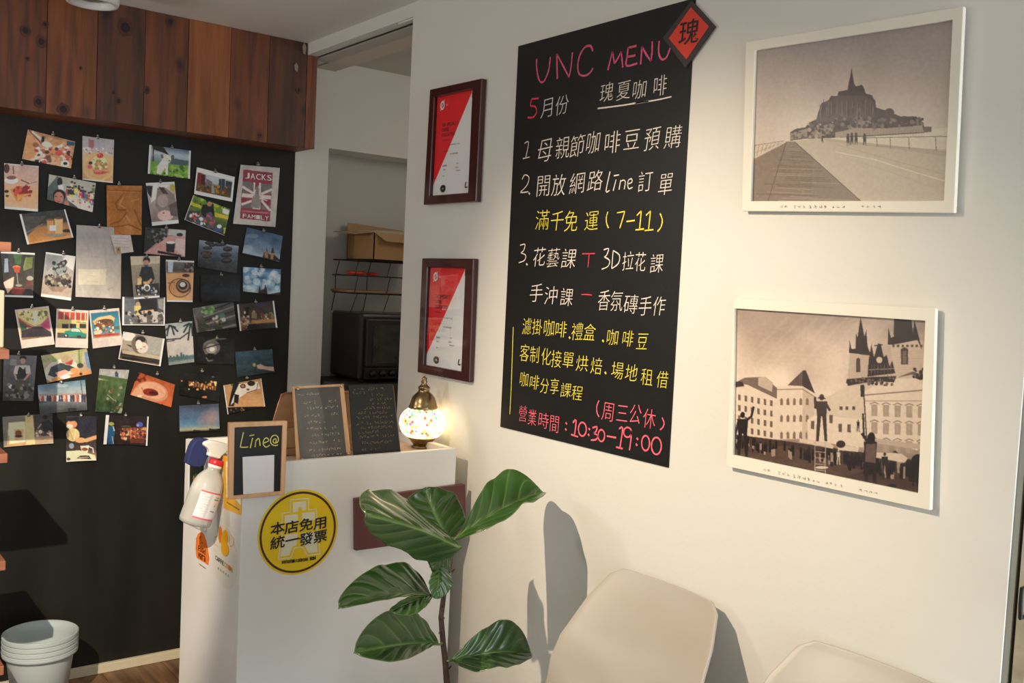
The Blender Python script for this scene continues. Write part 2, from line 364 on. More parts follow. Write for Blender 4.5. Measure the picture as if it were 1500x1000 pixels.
for sx in (0.03, 0.40):
    for sy in (3.50, 3.70): lathe('foot', [(0.012, 0), (0.012, 0.013)], (xa+sx, sy, wt_z), M_BLACK, ov, 10)
# rack of wire shelves above the oven
rk = thing('wire_rack', 'black wire rack with thin shelves standing on the toaster oven', 'rack', (xa+.15, 3.62, zt))
z1, z2, z3 = P(530, 430, 3.5)[2], P(530, 404, 3.5)[2], P(530, 381, 3.5)[2]
x0r, x1r = P(508, 430, 3.6)[0], xa+0.36
for zz in (z1, z2, z3):
    parts = [tube_vf([(x0r-.01, yy, zz), (x1r, yy, zz)], 0.0022, 6) for yy in (3.50, 3.535, 3.57, 3.605, 3.64, 3.675, 3.71)]
    parts += [tube_vf([(xx, 3.50, zz), (xx, 3.71, zz)], 0.0026, 6) for xx in np.linspace(x0r-.01, x1r, 4)]
    v, f = merge(parts); mesh_obj('wire_shelf', v, f, M_BLACK, rk)
for xx in (x0r+0.0, x0r+0.15, x1r-.02):
    v, f = tube_vf([(xx+.008, 3.52, z3), (xx-.002, 3.52, (z2+z3)/2), (xx-.008, 3.52, z2), (xx+.006, 3.52, z2), (xx-.008, 3.52, z1), (xx+.006, 3.52, z1), (xx-.022, 3.52, zt+.001)], 0.002, 6)
    mesh_obj('leg', v, f, M_BLACK, rk)
    v, f = tube_vf([(xx+.008, 3.69, z3), (xx-.008, 3.69, z2), (xx-.008, 3.69, z1), (xx-.022, 3.69, zt+.001)], 0.002, 6)
    mesh_obj('leg', v, f, M_BLACK, rk)
v, f = lathe_vf([(0.0, .001), (0.036, .002), (0.040, 0.012), (0.03, 0.017), (0.0, 0.017)], (xa+0.03, 3.58, z2+.0025), 24); tag(mesh_obj('red_dish', v, f, mat('red_plastic', (200, 52, 34), 0.35), smooth=True, loc=(xa+.03, 3.53, z2)), 'round red dish lying on the upper tier of the wire rack', 'dish')
v, f = lathe_vf([(0.0, .001), (0.026, .002), (0.029, 0.010), (0.0, 0.014)], (xa+0.105, 3.58, z2+.0025), 24); tag(mesh_obj('red_dish', v, f, mat('red_plastic', (200, 52, 34), 0.35), smooth=True, loc=(xa+.095, 3.53, z2)), 'smaller red dish beside the doorway edge on the rack', 'dish')
tag(box('wooden_board', xa-0.035, xa+0.2, 3.527, 3.682, z1+.003, z1+0.012, wood_mat('tan_board', (130, 98, 62), (165, 128, 84), 0, 'x'), b=.002), 'thin tan wooden board lying on the lower tier of the wire rack', 'board')
# open cardboard box on the rack
cbm = mat('kraft_cardboard', (168, 128, 84), 0.8, var=.06, vscale=12); cbi = mat('kraft_cardboard_inside', (176, 142, 100), 0.8)
zb = z3+0.003; fc = P(547, 378, 3.47); ztp = P(549, 340, 3.47)[2]; bx0, bx1, by0, by1 = fc[0], fc[0]+0.30, 3.47, 3.70
cb = thing('cardboard_box', 'open brown cardboard box with raised flaps on top of the wire rack', 'box', (bx0+.15, 3.58, zb))
T = 0.004
v, f = merge([box_vf(bx0, bx1, by0, by1, zb, zb+T), box_vf(bx0, bx0+T, by0, by1, zb, ztp), box_vf(bx1-T, bx1, by0, by1, zb, ztp), box_vf(bx0, bx1, by0, by0+T, zb, ztp), box_vf(bx0, bx1, by1-T, by1, zb, ztp)])
mesh_obj('carton', v, f, cbm, cb)
def flap(q): 
    v, f = slab_vf(q, 0.003); mesh_obj('flap', v, f, cbi, cb)
flap([(bx0-.075, by0+.03, ztp-.012), (bx0-.07, by1-.01, ztp+.0), (bx0, by1, ztp), (bx0, by0, ztp)][::-1])
flap([(bx0+.01, by1+.02, ztp+.045), (bx1-.02, by1+.02, ztp+.03), (bx1, by1, ztp), (bx0, by1, ztp)])
flap([(bx0, by0, ztp), (bx1, by0, ztp), (bx1, by0-.035, ztp-.035), (bx0+.04, by0-.035, ztp-.035)])
v, f = slab_vf([(bx0+.02, by1-.03, ztp+.012), (bx0+.16, by1-.02, ztp+.022), (bx0+.22, by0+.03, ztp+.012), (bx0+.05, by0+.03, ztp-.004)], .003)
mesh_obj('paper_lining', v, f, mat('off_white_paper', (210, 196, 172), .7), cb)
# ------------------------------------------------------------------ lettering: strokes and glyphs laid on a plane
class Plane:
    """a vertical plane in the room: axis 'x' (right-wall direction) or 'y' (facing the viewer); d = coordinate"""
    def __init__(s, axis, d): s.axis, s.d = axis, d
    def p(s, px, py): return onx(px, py, s.d) if s.axis == 'x' else ony(px, py, s.d)
    u = property(lambda s: np.array([0, -1.0, 0]) if s.axis == 'x' else np.array([1.0, 0, 0]))
    n = property(lambda s: np.array([-1.0, 0, 0]) if s.axis == 'x' else np.array([0, -1.0, 0]))
class Quad:
    """any flat quad (tl,tr,br,bl in 3-D); local coordinates u,v in 0..1, v downward"""
    def __init__(s, q): s.q = [np.asarray(p, float) for p in q]
    def at(s, u, v, off=0.0):
        a, b, c, d = s.q; p = (a*(1-u)+b*u)*(1-v) + (d*(1-u)+c*u)*v
        return p + s.n*off
    @property
    def n(s):
        n = np.cross(s.q[2]-s.q[3], s.q[0]-s.q[3]); return n/np.linalg.norm(n)
def ribbon_vf(pts, w, n, lift=0.0006, taper=0.35, seed=0):
    """flat chalk stroke along 3-D points lying in the plane with normal n"""
    rnd = random.Random(seed); pts = [np.asarray(p, float) for p in pts]
    if len(pts) > 2:                                       # Catmull-Rom smoothing
        q = [pts[0]] + pts + [pts[-1]]; out = []
        for i in range(1, len(q)-2):
            for t in (0, .33, .66):
                a, b, c, d = q[i-1], q[i], q[i+1], q[i+2]
                out.append(.5*((2*b)+(-a+c)*t+(2*a-5*b+4*c-d)*t*t+(-a+3*b-3*c+d)*t**3))
        out.append(pts[-1]); pts = out
    V, F = [], []
    for i, p in enumerate(pts):
        t = pts[min(i+1, len(pts)-1)] - pts[max(i-1, 0)]; L = np.linalg.norm(t)
        if L < 1e-9: t = np.array([0, 0, 1.0]); L = 1
        s = np.cross(n, t/L); k = w*.5*(1 + rnd.uniform(-taper, taper)*.5)
        V += [tuple(p + s*k + n*lift), tuple(p - s*k + n*lift)]
    for i in range(len(pts)-1): F.append((2*i, 2*i+1, 2*i+3, 2*i+2))
    return V, F
_gc = {}
def glyph(ch, thin=-0.0):
    k = (ch, thin)
    if k in _gc: return _gc[k]
    c = bpy.data.curves.new('glyph', 'FONT'); c.body = ch; c.offset = thin; c.resolution_u = 3
    o = bpy.data.objects.new('glyph', c); COL.objects.link(o)
    dg = bpy.context.evaluated_depsgraph_get(); m = bpy.data.meshes.new_from_object(o.evaluated_get(dg))
    V = [tuple(v.co) for v in m.vertices]; F = [tuple(p.vertices) for p in m.polygons]
    bpy.data.objects.remove(o); bpy.data.curves.remove(c); bpy.data.meshes.remove(m)
    if V:
        a = np.array(V)[:, :2]
        if ord(ch) < 0x2000: mn, mx = a.min(0), a.max(0)
        else: mn, mx = np.array([.03, -.12]), np.array([.97, .88])
        _gc[k] = (a, F, mn, mx)
    else: _gc[k] = None
    return _gc[k]
def glyph_at(ch, org, U, Vv, thin=0.0, slant=0.0):
    """glyph centred on org, U = full width vector, Vv = full height vector"""
    g = glyph(ch, thin)
    if g is None: return [], []
    a, F, mn, mx = g; q = (a - (mn+mx)/2)/np.maximum(mx-mn, 1e-6)
    V = [tuple(org + U*(x + slant*y) + Vv*y) for x, y in q]
    return V, F
def text_on(quad, s, u0, v0, hgt, u1=None, adv=0.62, thin=0.0, off=0.0006, aspect=None):
    """line of print on a quad: centre height v0, from u0 (left) ; hgt in v units"""
    W_ = np.linalg.norm(quad.q[1]-quad.q[0]); H_ = np.linalg.norm(quad.q[3]-quad.q[0])
    hm = hgt*H_
    n = len(s); cjk = any(ord(c) > 0x2000 for c in s)
    step = ((u1-u0)/n) if u1 is not None else hm*(1.05 if cjk else adv)/W_
    out = []; eu = (quad.q[1]-quad.q[0])/W_; ev = (quad.q[0]-quad.q[3])/H_
    for i, ch in enumerate(s):
        if ch == ' ': continue
        k = 1.0 if (ord(ch) > 0x2000 or ch.isupper() or ch.isdigit()) else .8
        wd = step*W_*(.9 if ch not in "Iil1.,:'" else .3)
        out.append(glyph_at(ch, quad.at(u0+step*(i+.5), v0, off), eu*wd, ev*hm*k, thin))
    return merge(out)
def part_from(name, vf, m, parent, label=None):
    v, f = vf
    if not v: return None
    o = mesh_obj(name, v, f, m, parent); o['kind'] = 'stuff'
    if label: o['label'] = label
    return o

# ------------------------------------------------------------------ painter for flat prints (becomes vertex colours of a finely divided sheet)
class Canvas:
    def __init__(s, w, h, bg=(0, 0, 0), ss=2, H=None):
        s.w, s.h, s.ss, s.H = w, h, ss, H
        s.a = np.zeros((h*ss, w*ss, 3)); s.a[:] = bg
        yy, xx = np.mgrid[0:h*ss, 0:w*ss]; s.X = (xx+.5)/(w*ss); s.Y = (yy+.5)/(h*ss); s.rng = np.random.RandomState(3)
    def uv(s, pts):
        pts = np.array(pts, float).reshape(-1, 2)
        if s.H is None: return pts
        q = np.c_[pts, np.ones(len(pts))] @ s.H.T
        return q[:, :2]/q[:, 2:]
    def _mask(s, P):
        x0, y0 = P.min(0); x1, y1 = P.max(0); W_, H_ = s.w*s.ss, s.h*s.ss
        a, b = max(0, int(x0*W_)-1), min(W_, int(x1*W_)+2); c, d = max(0, int(y0*H_)-1), min(H_, int(y1*H_)+2)
        if a >= b or c >= d: return None
        X, Y = s.X[c:d, a:b], s.Y[c:d, a:b]; m = np.zeros(X.shape, bool); j = len(P)-1
        for i in range(len(P)):
            xi, yi = P[i]; xj, yj = P[j]
            if yi != yj:
                k = (yi > Y) != (yj > Y); m ^= k & (X < (xj-xi)*(Y-yi)/(yj-yi)+xi)
            j = i
        return (slice(c, d), slice(a, b)), m
    def poly(s, col, pts, al=1.0):
        r = s._mask(s.uv(pts))
        if r: sl, m = r; v = s.a[sl]; v[m] = v[m]*(1-al) + np.array(col, float)*al
    def ell(s, col, cx, cy, rx, ry, rot=0, al=1.0):
        t = np.linspace(0, 2*np.pi, 25)[:-1]; c, d = math.cos(rot), math.sin(rot)
        x, y = rx*np.cos(t), ry*np.sin(t); s.poly(col, np.c_[cx+x*c-y*d, cy+x*d+y*c], al)
    def line(s, col, w, pts, al=1.0):
        pts = [np.array(p, float) for p in pts]
        for a, b in zip(pts, pts[1:]):
            d = b-a; L = np.linalg.norm(d)
            if L < 1e-6: continue
            n = np.array([-d[1], d[0]])/L*w/2; e = d/L*w*.2
            s.poly(col, [a-n-e, b-n+e, b+n+e, a+n-e], al)
    def grad(s, stops, axis='y'):
        t = s.Y if axis == 'y' else s.X; ks = [k for k, _ in stops]
        for i in range(3): s.a[..., i] = np.interp(t, ks, [c[i] for _, c in stops])
    def noise(s, amp, n, seed=0, mask=None, tint=(1, 1, 1), sx=1.0):
        r = np.random.RandomState(seed); nx, ny = max(2, int(n*sx)), max(2, n); g = r.rand(ny+1, nx+1)-.5
        fx, fy = s.X*nx, s.Y*ny; ix, iy = np.clip(fx.astype(int), 0, nx-1), np.clip(fy.astype(int), 0, ny-1); tx, ty = fx-ix, fy-iy
        v = (g[iy, ix]*(1-tx)+g[iy, ix+1]*tx)*(1-ty) + (g[iy+1, ix]*(1-tx)+g[iy+1, ix+1]*tx)*ty
        d = v[..., None]*amp*2*np.array(tint)
        if mask is not None: d = d*mask[..., None]
        s.a += d
    def specks(s, cols, n, x0, y0, x1, y1, r, seed=0, al=1.0):
        g = random.Random(seed)
        for _ in range(n): k = g.uniform(.5, 1.3); s.ell(cols[g.randrange(len(cols))], g.uniform(x0, x1), g.uniform(y0, y1), r*k, r*k*g.uniform(.5, 1.2), g.uniform(0, 3), al)
    def out(s):
        a = s.a.reshape(s.h, s.ss, s.w, s.ss, 3).mean((1, 3)); return np.clip(a, 0, 255)
def homog(q):
    """homography taking the four picture corners tl,tr,br,bl to the unit square"""
    A, B = [], []
    for (x, y), (u, v) in zip(q, [(0, 0), (1, 0), (1, 1), (0, 1)]):
        A += [[x, y, 1, 0, 0, 0, -u*x, -u*y], [0, 0, 0, x, y, 1, -v*x, -v*y]]; B += [u, v]
    h = np.linalg.solve(np.array(A, float), np.array(B, float)); return np.append(h, 1).reshape(3, 3)
def print_sheet(name, quad, cv, m, parent, gain, off=0.0, curl=0.0, maxa=0.92, sag=0.0):
    """grid of vertices on a quad carrying the painter's colours; curl lifts the side edges, sag lifts the foot"""
    img = cv.out(); h, w = img.shape[:2]
    c = np.clip(lin(img)*np.array(gain), 0, maxa); u = (np.arange(w))/(w-1); v = (np.arange(h))/(h-1); U, V_ = np.meshgrid(u, v)
    a, b, cc, d = quad.q; n = quad.n
    P = ((a*(1-U[..., None])+b*U[..., None])*(1-V_[..., None]) + (d*(1-U[..., None])+cc*U[..., None])*V_[..., None])
    lift = off + curl*(2*U-1)**2*V_ + sag*V_**2
    P = P + n*lift[..., None]; idx = np.arange(h*w).reshape(h, w)
    F = np.stack([idx[:-1, :-1], idx[1:, :-1], idx[1:, 1:], idx[:-1, 1:]], -1).reshape(-1, 4)
    return mesh_obj(name, P.reshape(-1, 3), F.tolist(), m, parent, smooth=True, colors=c.reshape(-1, 3))

# ------------------------------------------------------------------ blackboard menu on the right wall
M_CHALK = {k: mat('chalk_'+k, c, .8, var=.18, vscale=160) for k, c in dict(white=(226, 214, 204), pink=(222, 92, 130), rose=(238, 104, 122), yellow=(232, 214, 74), red=(228, 60, 84)).items()}
M_BOARD = mat('chalkboard_black', (24, 24, 24), 0.42, var=.2, vscale=3, bump=.05, bscale=200, spec=.35)
TB = 0.003; PLM = Plane('x', XW-TB)
q = [PLM.p(760, 67), PLM.p(1014.5, -1.5), PLM.p(982.5, 685), PLM.p(732, 625)]
y0m, y1m = (q[0][1]+q[3][1])/2, (q[1][1]+q[2][1])/2; zt_, zb_ = (q[0][2]+q[1][2])/2, (q[2][2]+q[3][2])/2
mb = thing('menu_board', 'tall black chalkboard menu on the wall, hand-lettered in pink, white and yellow chalk', 'menu board', (XW, (y0m+y1m)/2, zb_))
mq = [np.array([XW-TB, y0m, zt_]), np.array([XW-TB, y1m, zt_]), np.array([XW-TB, y1m, zb_]), np.array([XW-TB, y0m, zb_])]
slab('board_panel', mq, TB-0.0004, M_BOARD, mb)
ZA, ZB_, ZC = (0, 0), (0, 220), (0, 450)
def zp(o, pts): return [PLM.p(720 + x/4.16667, o[1] + y/4.16667) for x, y in pts]
_n = [0]
def chalk(o, color, strokes=(), chars='', pos=(), h=0, wr=.66, w=8, dots=(), slant=.10, name='chalk_lettering'):
    """strokes: hand-drawn polylines; chars: characters centred on pos"""
    parts = []; rnd = random.Random(len(chars)*7+len(strokes))
    for s_ in strokes:
        _n[0] += 1; parts.append(ribbon_vf(zp(o, s_), w/4.16667/FPX*2.05, PLM.n, .0008, seed=_n[0]))
    for x, y in dots:
        c = zp(o, [(x, y)])[0]; parts.append(ribbon_vf([c+np.array([0, .0025, .002]), c-np.array([0, .0025, .002])], .0045, PLM.n, .0008))
    for ch, (x, y) in zip(chars, pos):
        near = min([abs(x-x2) for x2, y2 in pos if abs(x-x2) > 1] + [999]); wq = min(h*wr, near*.95)
        c = zp(o, [(x, y)])[0]; a, b = zp(o, [(x-wq/2, y), (x+wq/2, y)]); t, bt = zp(o, [(x, y-h/2), (x, y+h/2)])
        U = np.array([0, -abs(a[1]-b[1]), 0]); Vv = np.array([0, 0, t[2]-bt[2]])
        rot = rnd.uniform(-.05, .05); Vv2 = Vv + U/np.linalg.norm(U)*np.linalg.norm(Vv)*rot
        U2 = U*rnd.uniform(.94, 1.06) + Vv/np.linalg.norm(Vv)*np.linalg.norm(U)*rnd.uniform(.0, .10)
        g = glyph_at(ch, c + PLM.n*.0008, U2, Vv2*rnd.uniform(.94, 1.06), -0.011, slant); parts.append(g)
    part_from(name, merge(parts), M_CHALK[color], mb)
def oval(cx, cy, rx, ry, n=10, a0=-1.2):
    return [(cx+rx*math.cos(a0+2*math.pi*i/n), cy+ry*math.sin(a0+2*math.pi*i/n)) for i in range(n+1)]
def lin_pos(x0, y0, x1, y1, n): return [(x0+(x1-x0)*i/(n-1), y0+(y1-y0)*i/(n-1)) for i in range(n)]
chalk(ZA, 'pink', [[(278,358),(276,400),(284,460),(300,500),(325,492),(350,430),(358,375),(360,348)], [(403,482),(400,328)], [(400,330),(440,405),(475,472)], [(475,472),(488,400),(495,320)],
  [(620,312),(605,280),(570,290),(540,340),(528,400),(537,452),(572,462),(605,442),(620,415)],
  [(712,428),(726,370),(740,315)], [(740,315),(752,388)], [(752,388),(776,350),(793,315)], [(793,315),(798,365),(803,412)],
  [(836,290),(829,345),(826,402),(892,386)], [(830,348),(880,338)], [(836,292),(886,280)],
  [(912,394),(920,285)], [(920,285),(948,335),(975,372)], [(975,372),(982,310),(982,252)],
  [(1025,250),(1022,320),(1040,362),(1068,352),(1086,310),(1092,290)]], w=15)
chalk(ZA, 'red', [[(290,600),(247,604)], [(247,604),(240,645),(268,650),(277,685),(255,716),(222,716)]], w=13)
chalk(ZA, 'white', [[(650,662),(800,643),(900,626),(1000,612),(1100,590)], [(880,630),(960,618)]], w=10, name='chalk_underline')
chalk(ZA, 'white', chars='月份', pos=[(345,655),(432,640)], h=125)
chalk(ZA, 'white', chars='瑰夏咖啡', pos=[(705,562),(808,550),(905,545),(1030,522)], h=130)
chalk(ZA, 'white', [[(203,875),(228,868),(210,964)], [(193,968),(234,958)]], '母親節咖啡豆預購', [(328,915),(435,900),(525,890),(622,868),(738,868),(858,850),(982,845),(1110,835)], 150, w=9)
chalk(ZB_, 'white', [[(188,178),(205,150),(230,165),(222,205),(200,235),(178,258),(226,253)], [(725,130),(700,250),(722,244)], [(762,178),(744,248)], [(748,156),(780,150)], [(790,182),(780,240)], [(790,190),(808,182),(818,195),(812,238)], [(830,208),(858,195),(856,175),(838,182),(832,210),(840,235),(862,226)]], '開放網路訂單', [(318,215),(412,212),(525,200),(635,185),(940,190),(1065,205)], 140, dots=[(232,264)], w=9)
chalk(ZB_, 'yellow', [[(712,375),(702,410),(704,445),(716,475)], [(768,382),(815,373)], [(815,373),(800,425),(784,476)], [(825,435),(876,428)], [(888,398),(916,370)], [(916,370),(905,482)], [(880,486),(932,480)], [(944,398),(972,370)], [(972,370),(960,486)], [(936,490),(990,484)], [(1030,385),(1044,425),(1036,468),(1014,496)]], '滿千免運', [(312,425),(402,430),(487,432),(612,430)], 135, w=10)
chalk(ZB_, 'white', [[(176,580),(205,574),(198,610),(180,627)], [(180,627),(210,640),(202,672),(168,686)], [(686,608),(716,600),(704,640),(688,650)], [(688,650),(722,672),(712,708),(674,726)], [(744,612),(735,722)], [(744,612),(782,640),(776,690),(736,722)]], '花藝課拉花課', [(293,650),(378,655),(473,660),(835,675),(910,680),(1010,690)], 130, dots=[(217,696)], w=9)
chalk(ZB_, 'red', [[(555,632),(633,630)], [(598,632),(590,715)]], w=8)
chalk(ZB_, 'white', chars='手沖課', pos=[(275,870),(365,885),(460,895)], h=122)
chalk(ZB_, 'white', chars='香氛磚手作', pos=[(688,915),(765,920),(852,938),(940,950),(1025,950)], h=132)
chalk(ZB_, 'red', [[(550,880),(585,880),(615,884)]], w=8)
chalk(ZC, 'yellow', [[(134,120),(128,300),(122,480),(113,652)]], w=9, name='chalk_bar')
chalk(ZC, 'yellow', chars='濾掛咖啡禮盒咖啡豆', pos=[(218,115),(280,120),(352,125),(425,135),(525,147),(600,152),(740,182),(833,190),(922,207)], h=112, dots=[(478,185),(682,205)])
chalk(ZC, 'yellow', chars='客制化接單烘焙場地租借', pos=[(203,278),(265,288),(335,300),(398,315),(470,320),(555,342),(642,358),(770,385),(855,400),(950,425),(1045,440)], h=112, dots=[(697,400)])
chalk(ZC, 'yellow', chars='咖啡分享課程', pos=[(200,438),(262,458),(325,478),(386,482),(455,505),(524,522)], h=104)
chalk(ZC, 'rose', chars='營業時間', pos=[(193,648),(250,672),(318,690),(385,710)], h=112, dots=[(458,708),(455,745)])
chalk(ZC, 'rose', [[(658,568),(645,600),(645,640),(658,668)], [(1043,672),(1055,705),(1048,730),(1030,748)]], '周三公休', [(715,635),(800,645),(880,650),(965,678)], 130, w=10)
chalk(ZC, 'rose', [[(498,704),(518,688),(508,780)], [(486,775),(530,790)], oval(556,743,24,42), [(618,735),(645,728),(640,755),(625,768)], [(625,768),(650,782),(640,806),(608,810)], oval(672,782,20,36), [(705,785),(762,795)], [(780,742),(802,736),(786,852)], [(762,852),(802,862)], oval(832,762,24,30), [(856,752),(852,810),(843,872)], oval(942,828,24,46), oval(1008,845,30,52)], w=12, dots=[(598,742),(594,778),(892,802),(887,838)])
# red diamond paper with brushed character at the top right corner of the menu
PD = Plane('x', XW-0.008); zq = lambda x, y: PD.p(720+x/4.16667, y/4.16667)
dia = thing('red_diamond_paper', 'small red diamond paper with brushed black character at the menu top corner', 'paper sign', tuple(zq(1210, 210)))
dq = [zq(1220, 5), zq(1362, 160), zq(1182, 412), zq(1045, 232)]
slab('card', dq, 0.005, mat('charcoal_card', (62, 50, 50), .6), dia)
iq = [zq(1218, 45)+PD.n*.0008, zq(1328, 162)+PD.n*.0008, zq(1190, 362)+PD.n*.0008, zq(1083, 235)+PD.n*.0008]
slab('red_paper', iq, 0.0006, mat('vermilion_paper', (226, 62, 40), .55, var=.06, vscale=30), dia)
c = zq(1208, 195)+PD.n*.0016; a_, b_ = zq(1150, 195), zq(1268, 195); t_, u_ = zq(1208, 110), zq(1208, 270)
part_from('brushed_character', glyph_at('瑰', c, np.array([0, b_[1]-a_[1], 0]), np.array([0, 0, t_[2]-u_[2]]), 0.006, .05), mat('black_ink', (24, 18, 18), .5), dia)

# ------------------------------------------------------------------ framed certificates
M_MAHOG = mat('mahogany_frame', (62, 20, 20), .28, var=.18, vscale=30, coat=.4, stretch=(1, 1, .2))
M_CERTTXT = mat('cert_print_grey', (60, 46, 46), .6); M_CERTW = mat('cert_print_white', (240, 232, 228), .6)
def cert(qo, qi, label):
    PF = Plane('x', XW-0.018)
    o = [PF.p(*p) for p in qo]; ii = [PF.p(*p) for p in qi]; top = max(p[2] for p in o)
    t = thing('framed_certificate', label, 'certificate', tuple(np.mean(o, 0)+np.array([.018, 0, 0])), None)
    v, f = frame_vf(o, ii, 0.0175); bev(mesh_obj('frame', v, f, M_MAHOG, t), .003, 2)
    P2 = Plane('x', XW-0.006); s_ = lambda p: np.array([XW-0.006, p[1], p[2]])
    e = [s_(p)+np.array([0, dy, dz]) for p, (dy, dz) in zip(ii, [(.003, .003), (-.003, .003), (-.003, -.003), (.003, -.003)])]
    Q = Quad(e); cv = Canvas(110, 170, (206, 200, 204)); cv.poly((196, 34, 38), [(0, 0), (.93, 0), (0, .90)])
    cv.noise(3, 9, 2)
    doc = print_sheet('certificate_sheet', Q, cv, M_PRINT, t, (1.7, 1.7, 1.7))
    tx = []
    for s2, u, v_, h in [('THE SPECIALTY', .18, .295, .034), ('COFFEE', .18, .345, .034), ('ASSOCIATION', .18, .395, .034), ('Certificate', .2, .45, .014), ('of achievement in the', .38, .50, .014), ('presented to', .24, .56, .013), ('for completing', .42, .59, .016), ('Coffee', .24, .70, .020), ('Signed', .26, .74, .013), ('2018', .60, .69, .013), ('Director', .56, .73, .013), ('Education', .6, .76, .013), ('Name', .26, .80, .012)]:
        tx.append(text_on(Q, s2, u, v_, h, off=.0008))
    g = ribbon_vf([Q.at(.28+.05*math.cos(a), .925+.022*math.sin(a), .0008) for a in np.linspace(0, 6.3, 12)], .009, Q.n, .0004); tx.append(g)
    tx.append(merge([([tuple(Q.at(.91+dx, .03+dy, .0008)) for dx, dy in ((0, .05), (.06, .05), (.06, 0), (0, 0))], [(0, 1, 2, 3)])]))
    tx.append(ribbon_vf([Q.at(.86, .88, .0008), Q.at(.84, .93, .0008), Q.at(.90, .93, .0008)], .004, Q.n))
    part_from('printed_lettering', merge(tx), M_CERTTXT, t)
    w_ = [ribbon_vf([Q.at(.17+.045*math.cos(a), .10+.035*math.sin(a), .0008) for a in np.linspace(0, 6.3, 14)], .0055, Q.n), ribbon_vf([Q.at(.12, .15, .0009), Q.at(.22, .05, .0009)], .003, Q.n), text_on(Q, 'SCA', .26, .10, .018, off=.0008)]
    part_from('round_emblem', merge(w_), M_CERTW, t)
    gq = [np.array([XW-0.0125, p[1], p[2]]) for p in e]
    v, f = slab_vf(gq, .0015); mesh_obj('glazing', v, f, M_GLASS, t)
cert([(629.5, 131), (706, 114.5), (697.5, 295), (620, 300)], [(636, 142), (691.5, 130), (685, 282), (629, 286.5)], 'upper mahogany-framed red and white certificate left of the menu')
cert([(618, 378), (694, 378.5), (687, 560), (611, 545)], [(626, 391.5), (681, 392.5), (675, 544), (619.5, 534)], 'lower mahogany-framed red and white certificate above the mosaic lamp')

# ------------------------------------------------------------------ two large framed photographs on the right wall
M_FRAMEW = mat('white_picture_frame', (238, 230, 214), .4)
def framed(qo, qi, label, cv, gain, cap):
    PF = Plane('x', XW-0.017); o = [PF.p(*p) for p in qo]; ii = [PF.p(*p) for p in qi]
    t = thing('framed_photograph', label, 'framed picture', tuple(np.mean(o, 0)+np.array([.017, 0, 0])))
    v, f = frame_vf(o, ii, 0.0095); bev(mesh_obj('frame', v, f, M_FRAMEW, t), .0015, 2)
    yy_, zz_ = [p[1] for p in o], [p[2] for p in o]
    box('back_board', XW-0.0078, XW-0.0002, min(yy_)+.02, max(yy_)-.02, min(zz_)+.02, max(zz_)-.02, M_DARK, t)
    e = [np.array([XW-0.0095, p[1]+dy, p[2]+dz]) for p, (dy, dz) in zip(ii, [(.004, .004), (-.004, .004), (-.004, -.004), (.004, -.004)])]
    Q = Quad(e); print_sheet('photo_print', Q, cv, M_PRINT, t, gain)
    g = [np.array([XW-0.0125, p[1], p[2]]) for p in e]
    v, f = slab_vf(g, .0015); mesh_obj('glazing', v, f, M_GLASS, t)
    OQ = Quad(o); tx = []; rnd = random.Random(5)
    for u0, k, h in cap:                                   # faint handwritten caption on the lower border
        for j in range(k):
            uc = u0 + j*.024; vc = .972
            for _ in range(4):
                p1 = OQ.at(uc+rnd.uniform(-.008, .008), vc+rnd.uniform(-h, h), .0003); p2 = OQ.at(uc+rnd.uniform(-.008, .008), vc+rnd.uniform(-h, h), .0003)
                tx.append(ribbon_vf([p1, p2], .0007, OQ.n, .0004))
    part_from('handwritten_caption', merge(tx), mat('pencil_grey', (168, 156, 138), .7), t)

z1o = lambda q: [(1070+x*.32, y*.32) for x, y in q]
qz = [(112, 230), (1015, 90), (975, 918), (92, 920)]
cv = Canvas(300, 270, (170, 150, 150), 2, homog(qz))
cv.grad([(0, (152, 138, 138)), (.35, (176, 158, 154)), (.62, (190, 174, 166)), (.68, (196, 180, 170)), (1, (150, 132, 124))]); cv.noise(7, 4, 1, sx=2)
cv.poly((196, 184, 172), [(290, 640), (1010, 578), (1000, 640), (420, 640)])                      # sea flats
cv.poly((172, 156, 146), [(240, 645), (290, 640), (420, 628), (1000, 690), (1000, 940), (600, 925)])     # road
cv.poly((160, 144, 134), [(420, 640), (640, 665), (1000, 715), (1000, 690), (640, 655), (430, 632)])
cv.poly((118, 100, 92), [(248, 645), (288, 645), (605, 925), (80, 930), (90, 730)])                     # boardwalk
cv.poly((184, 168, 158), [(90, 660), (240, 640), (250, 648), (90, 730)])
for k in range(46):
    t = (k/46.)**1.7; y = 650 + t*270; x0 = 246-t*160; x1 = 290+t*310; g = random.Random(k)
    cv.line((150, 132, 122) if g.random() < .5 else (88, 72, 66), 1+3*t, [(x0+g.uniform(0, .5)*(x1-x0), y-6*t), (x0+g.uniform(.5, 1)*(x1-x0), y+4*t)], .7)
cv.line((78, 62, 58), 3, [(250, 648), (165, 920)])
cv.line((80, 66, 60), 3, [(288, 645), (605, 925)]); cv.line((196, 182, 172), 4, [(470, 690), (640, 722), (800, 772), (1000, 830)]); cv.line((110, 94, 88), 2, [(480, 660), (700, 720), (1000, 800)], .4)
for k in range(10): cv.line((150, 134, 124), 3, [(520+k*40, 720+k*12), (620+k*36, 740+k*14)], .3)
for k in range(7): x = 100+k*18; cv.line((90, 74, 70), 1.5, [(x, 720-k*11), (x+10, 664-k*2)])
cv.line((90, 74, 70), 2, [(92, 664), (240, 642)]); cv.line((110, 94, 88), 2, [(92, 700), (230, 652)], .6)
cv.line((96, 80, 76), 3, [(590, 628), (800, 624), (1000, 620)]); cv.line((130, 114, 108), 1.5, [(600, 660), (1000, 685)])
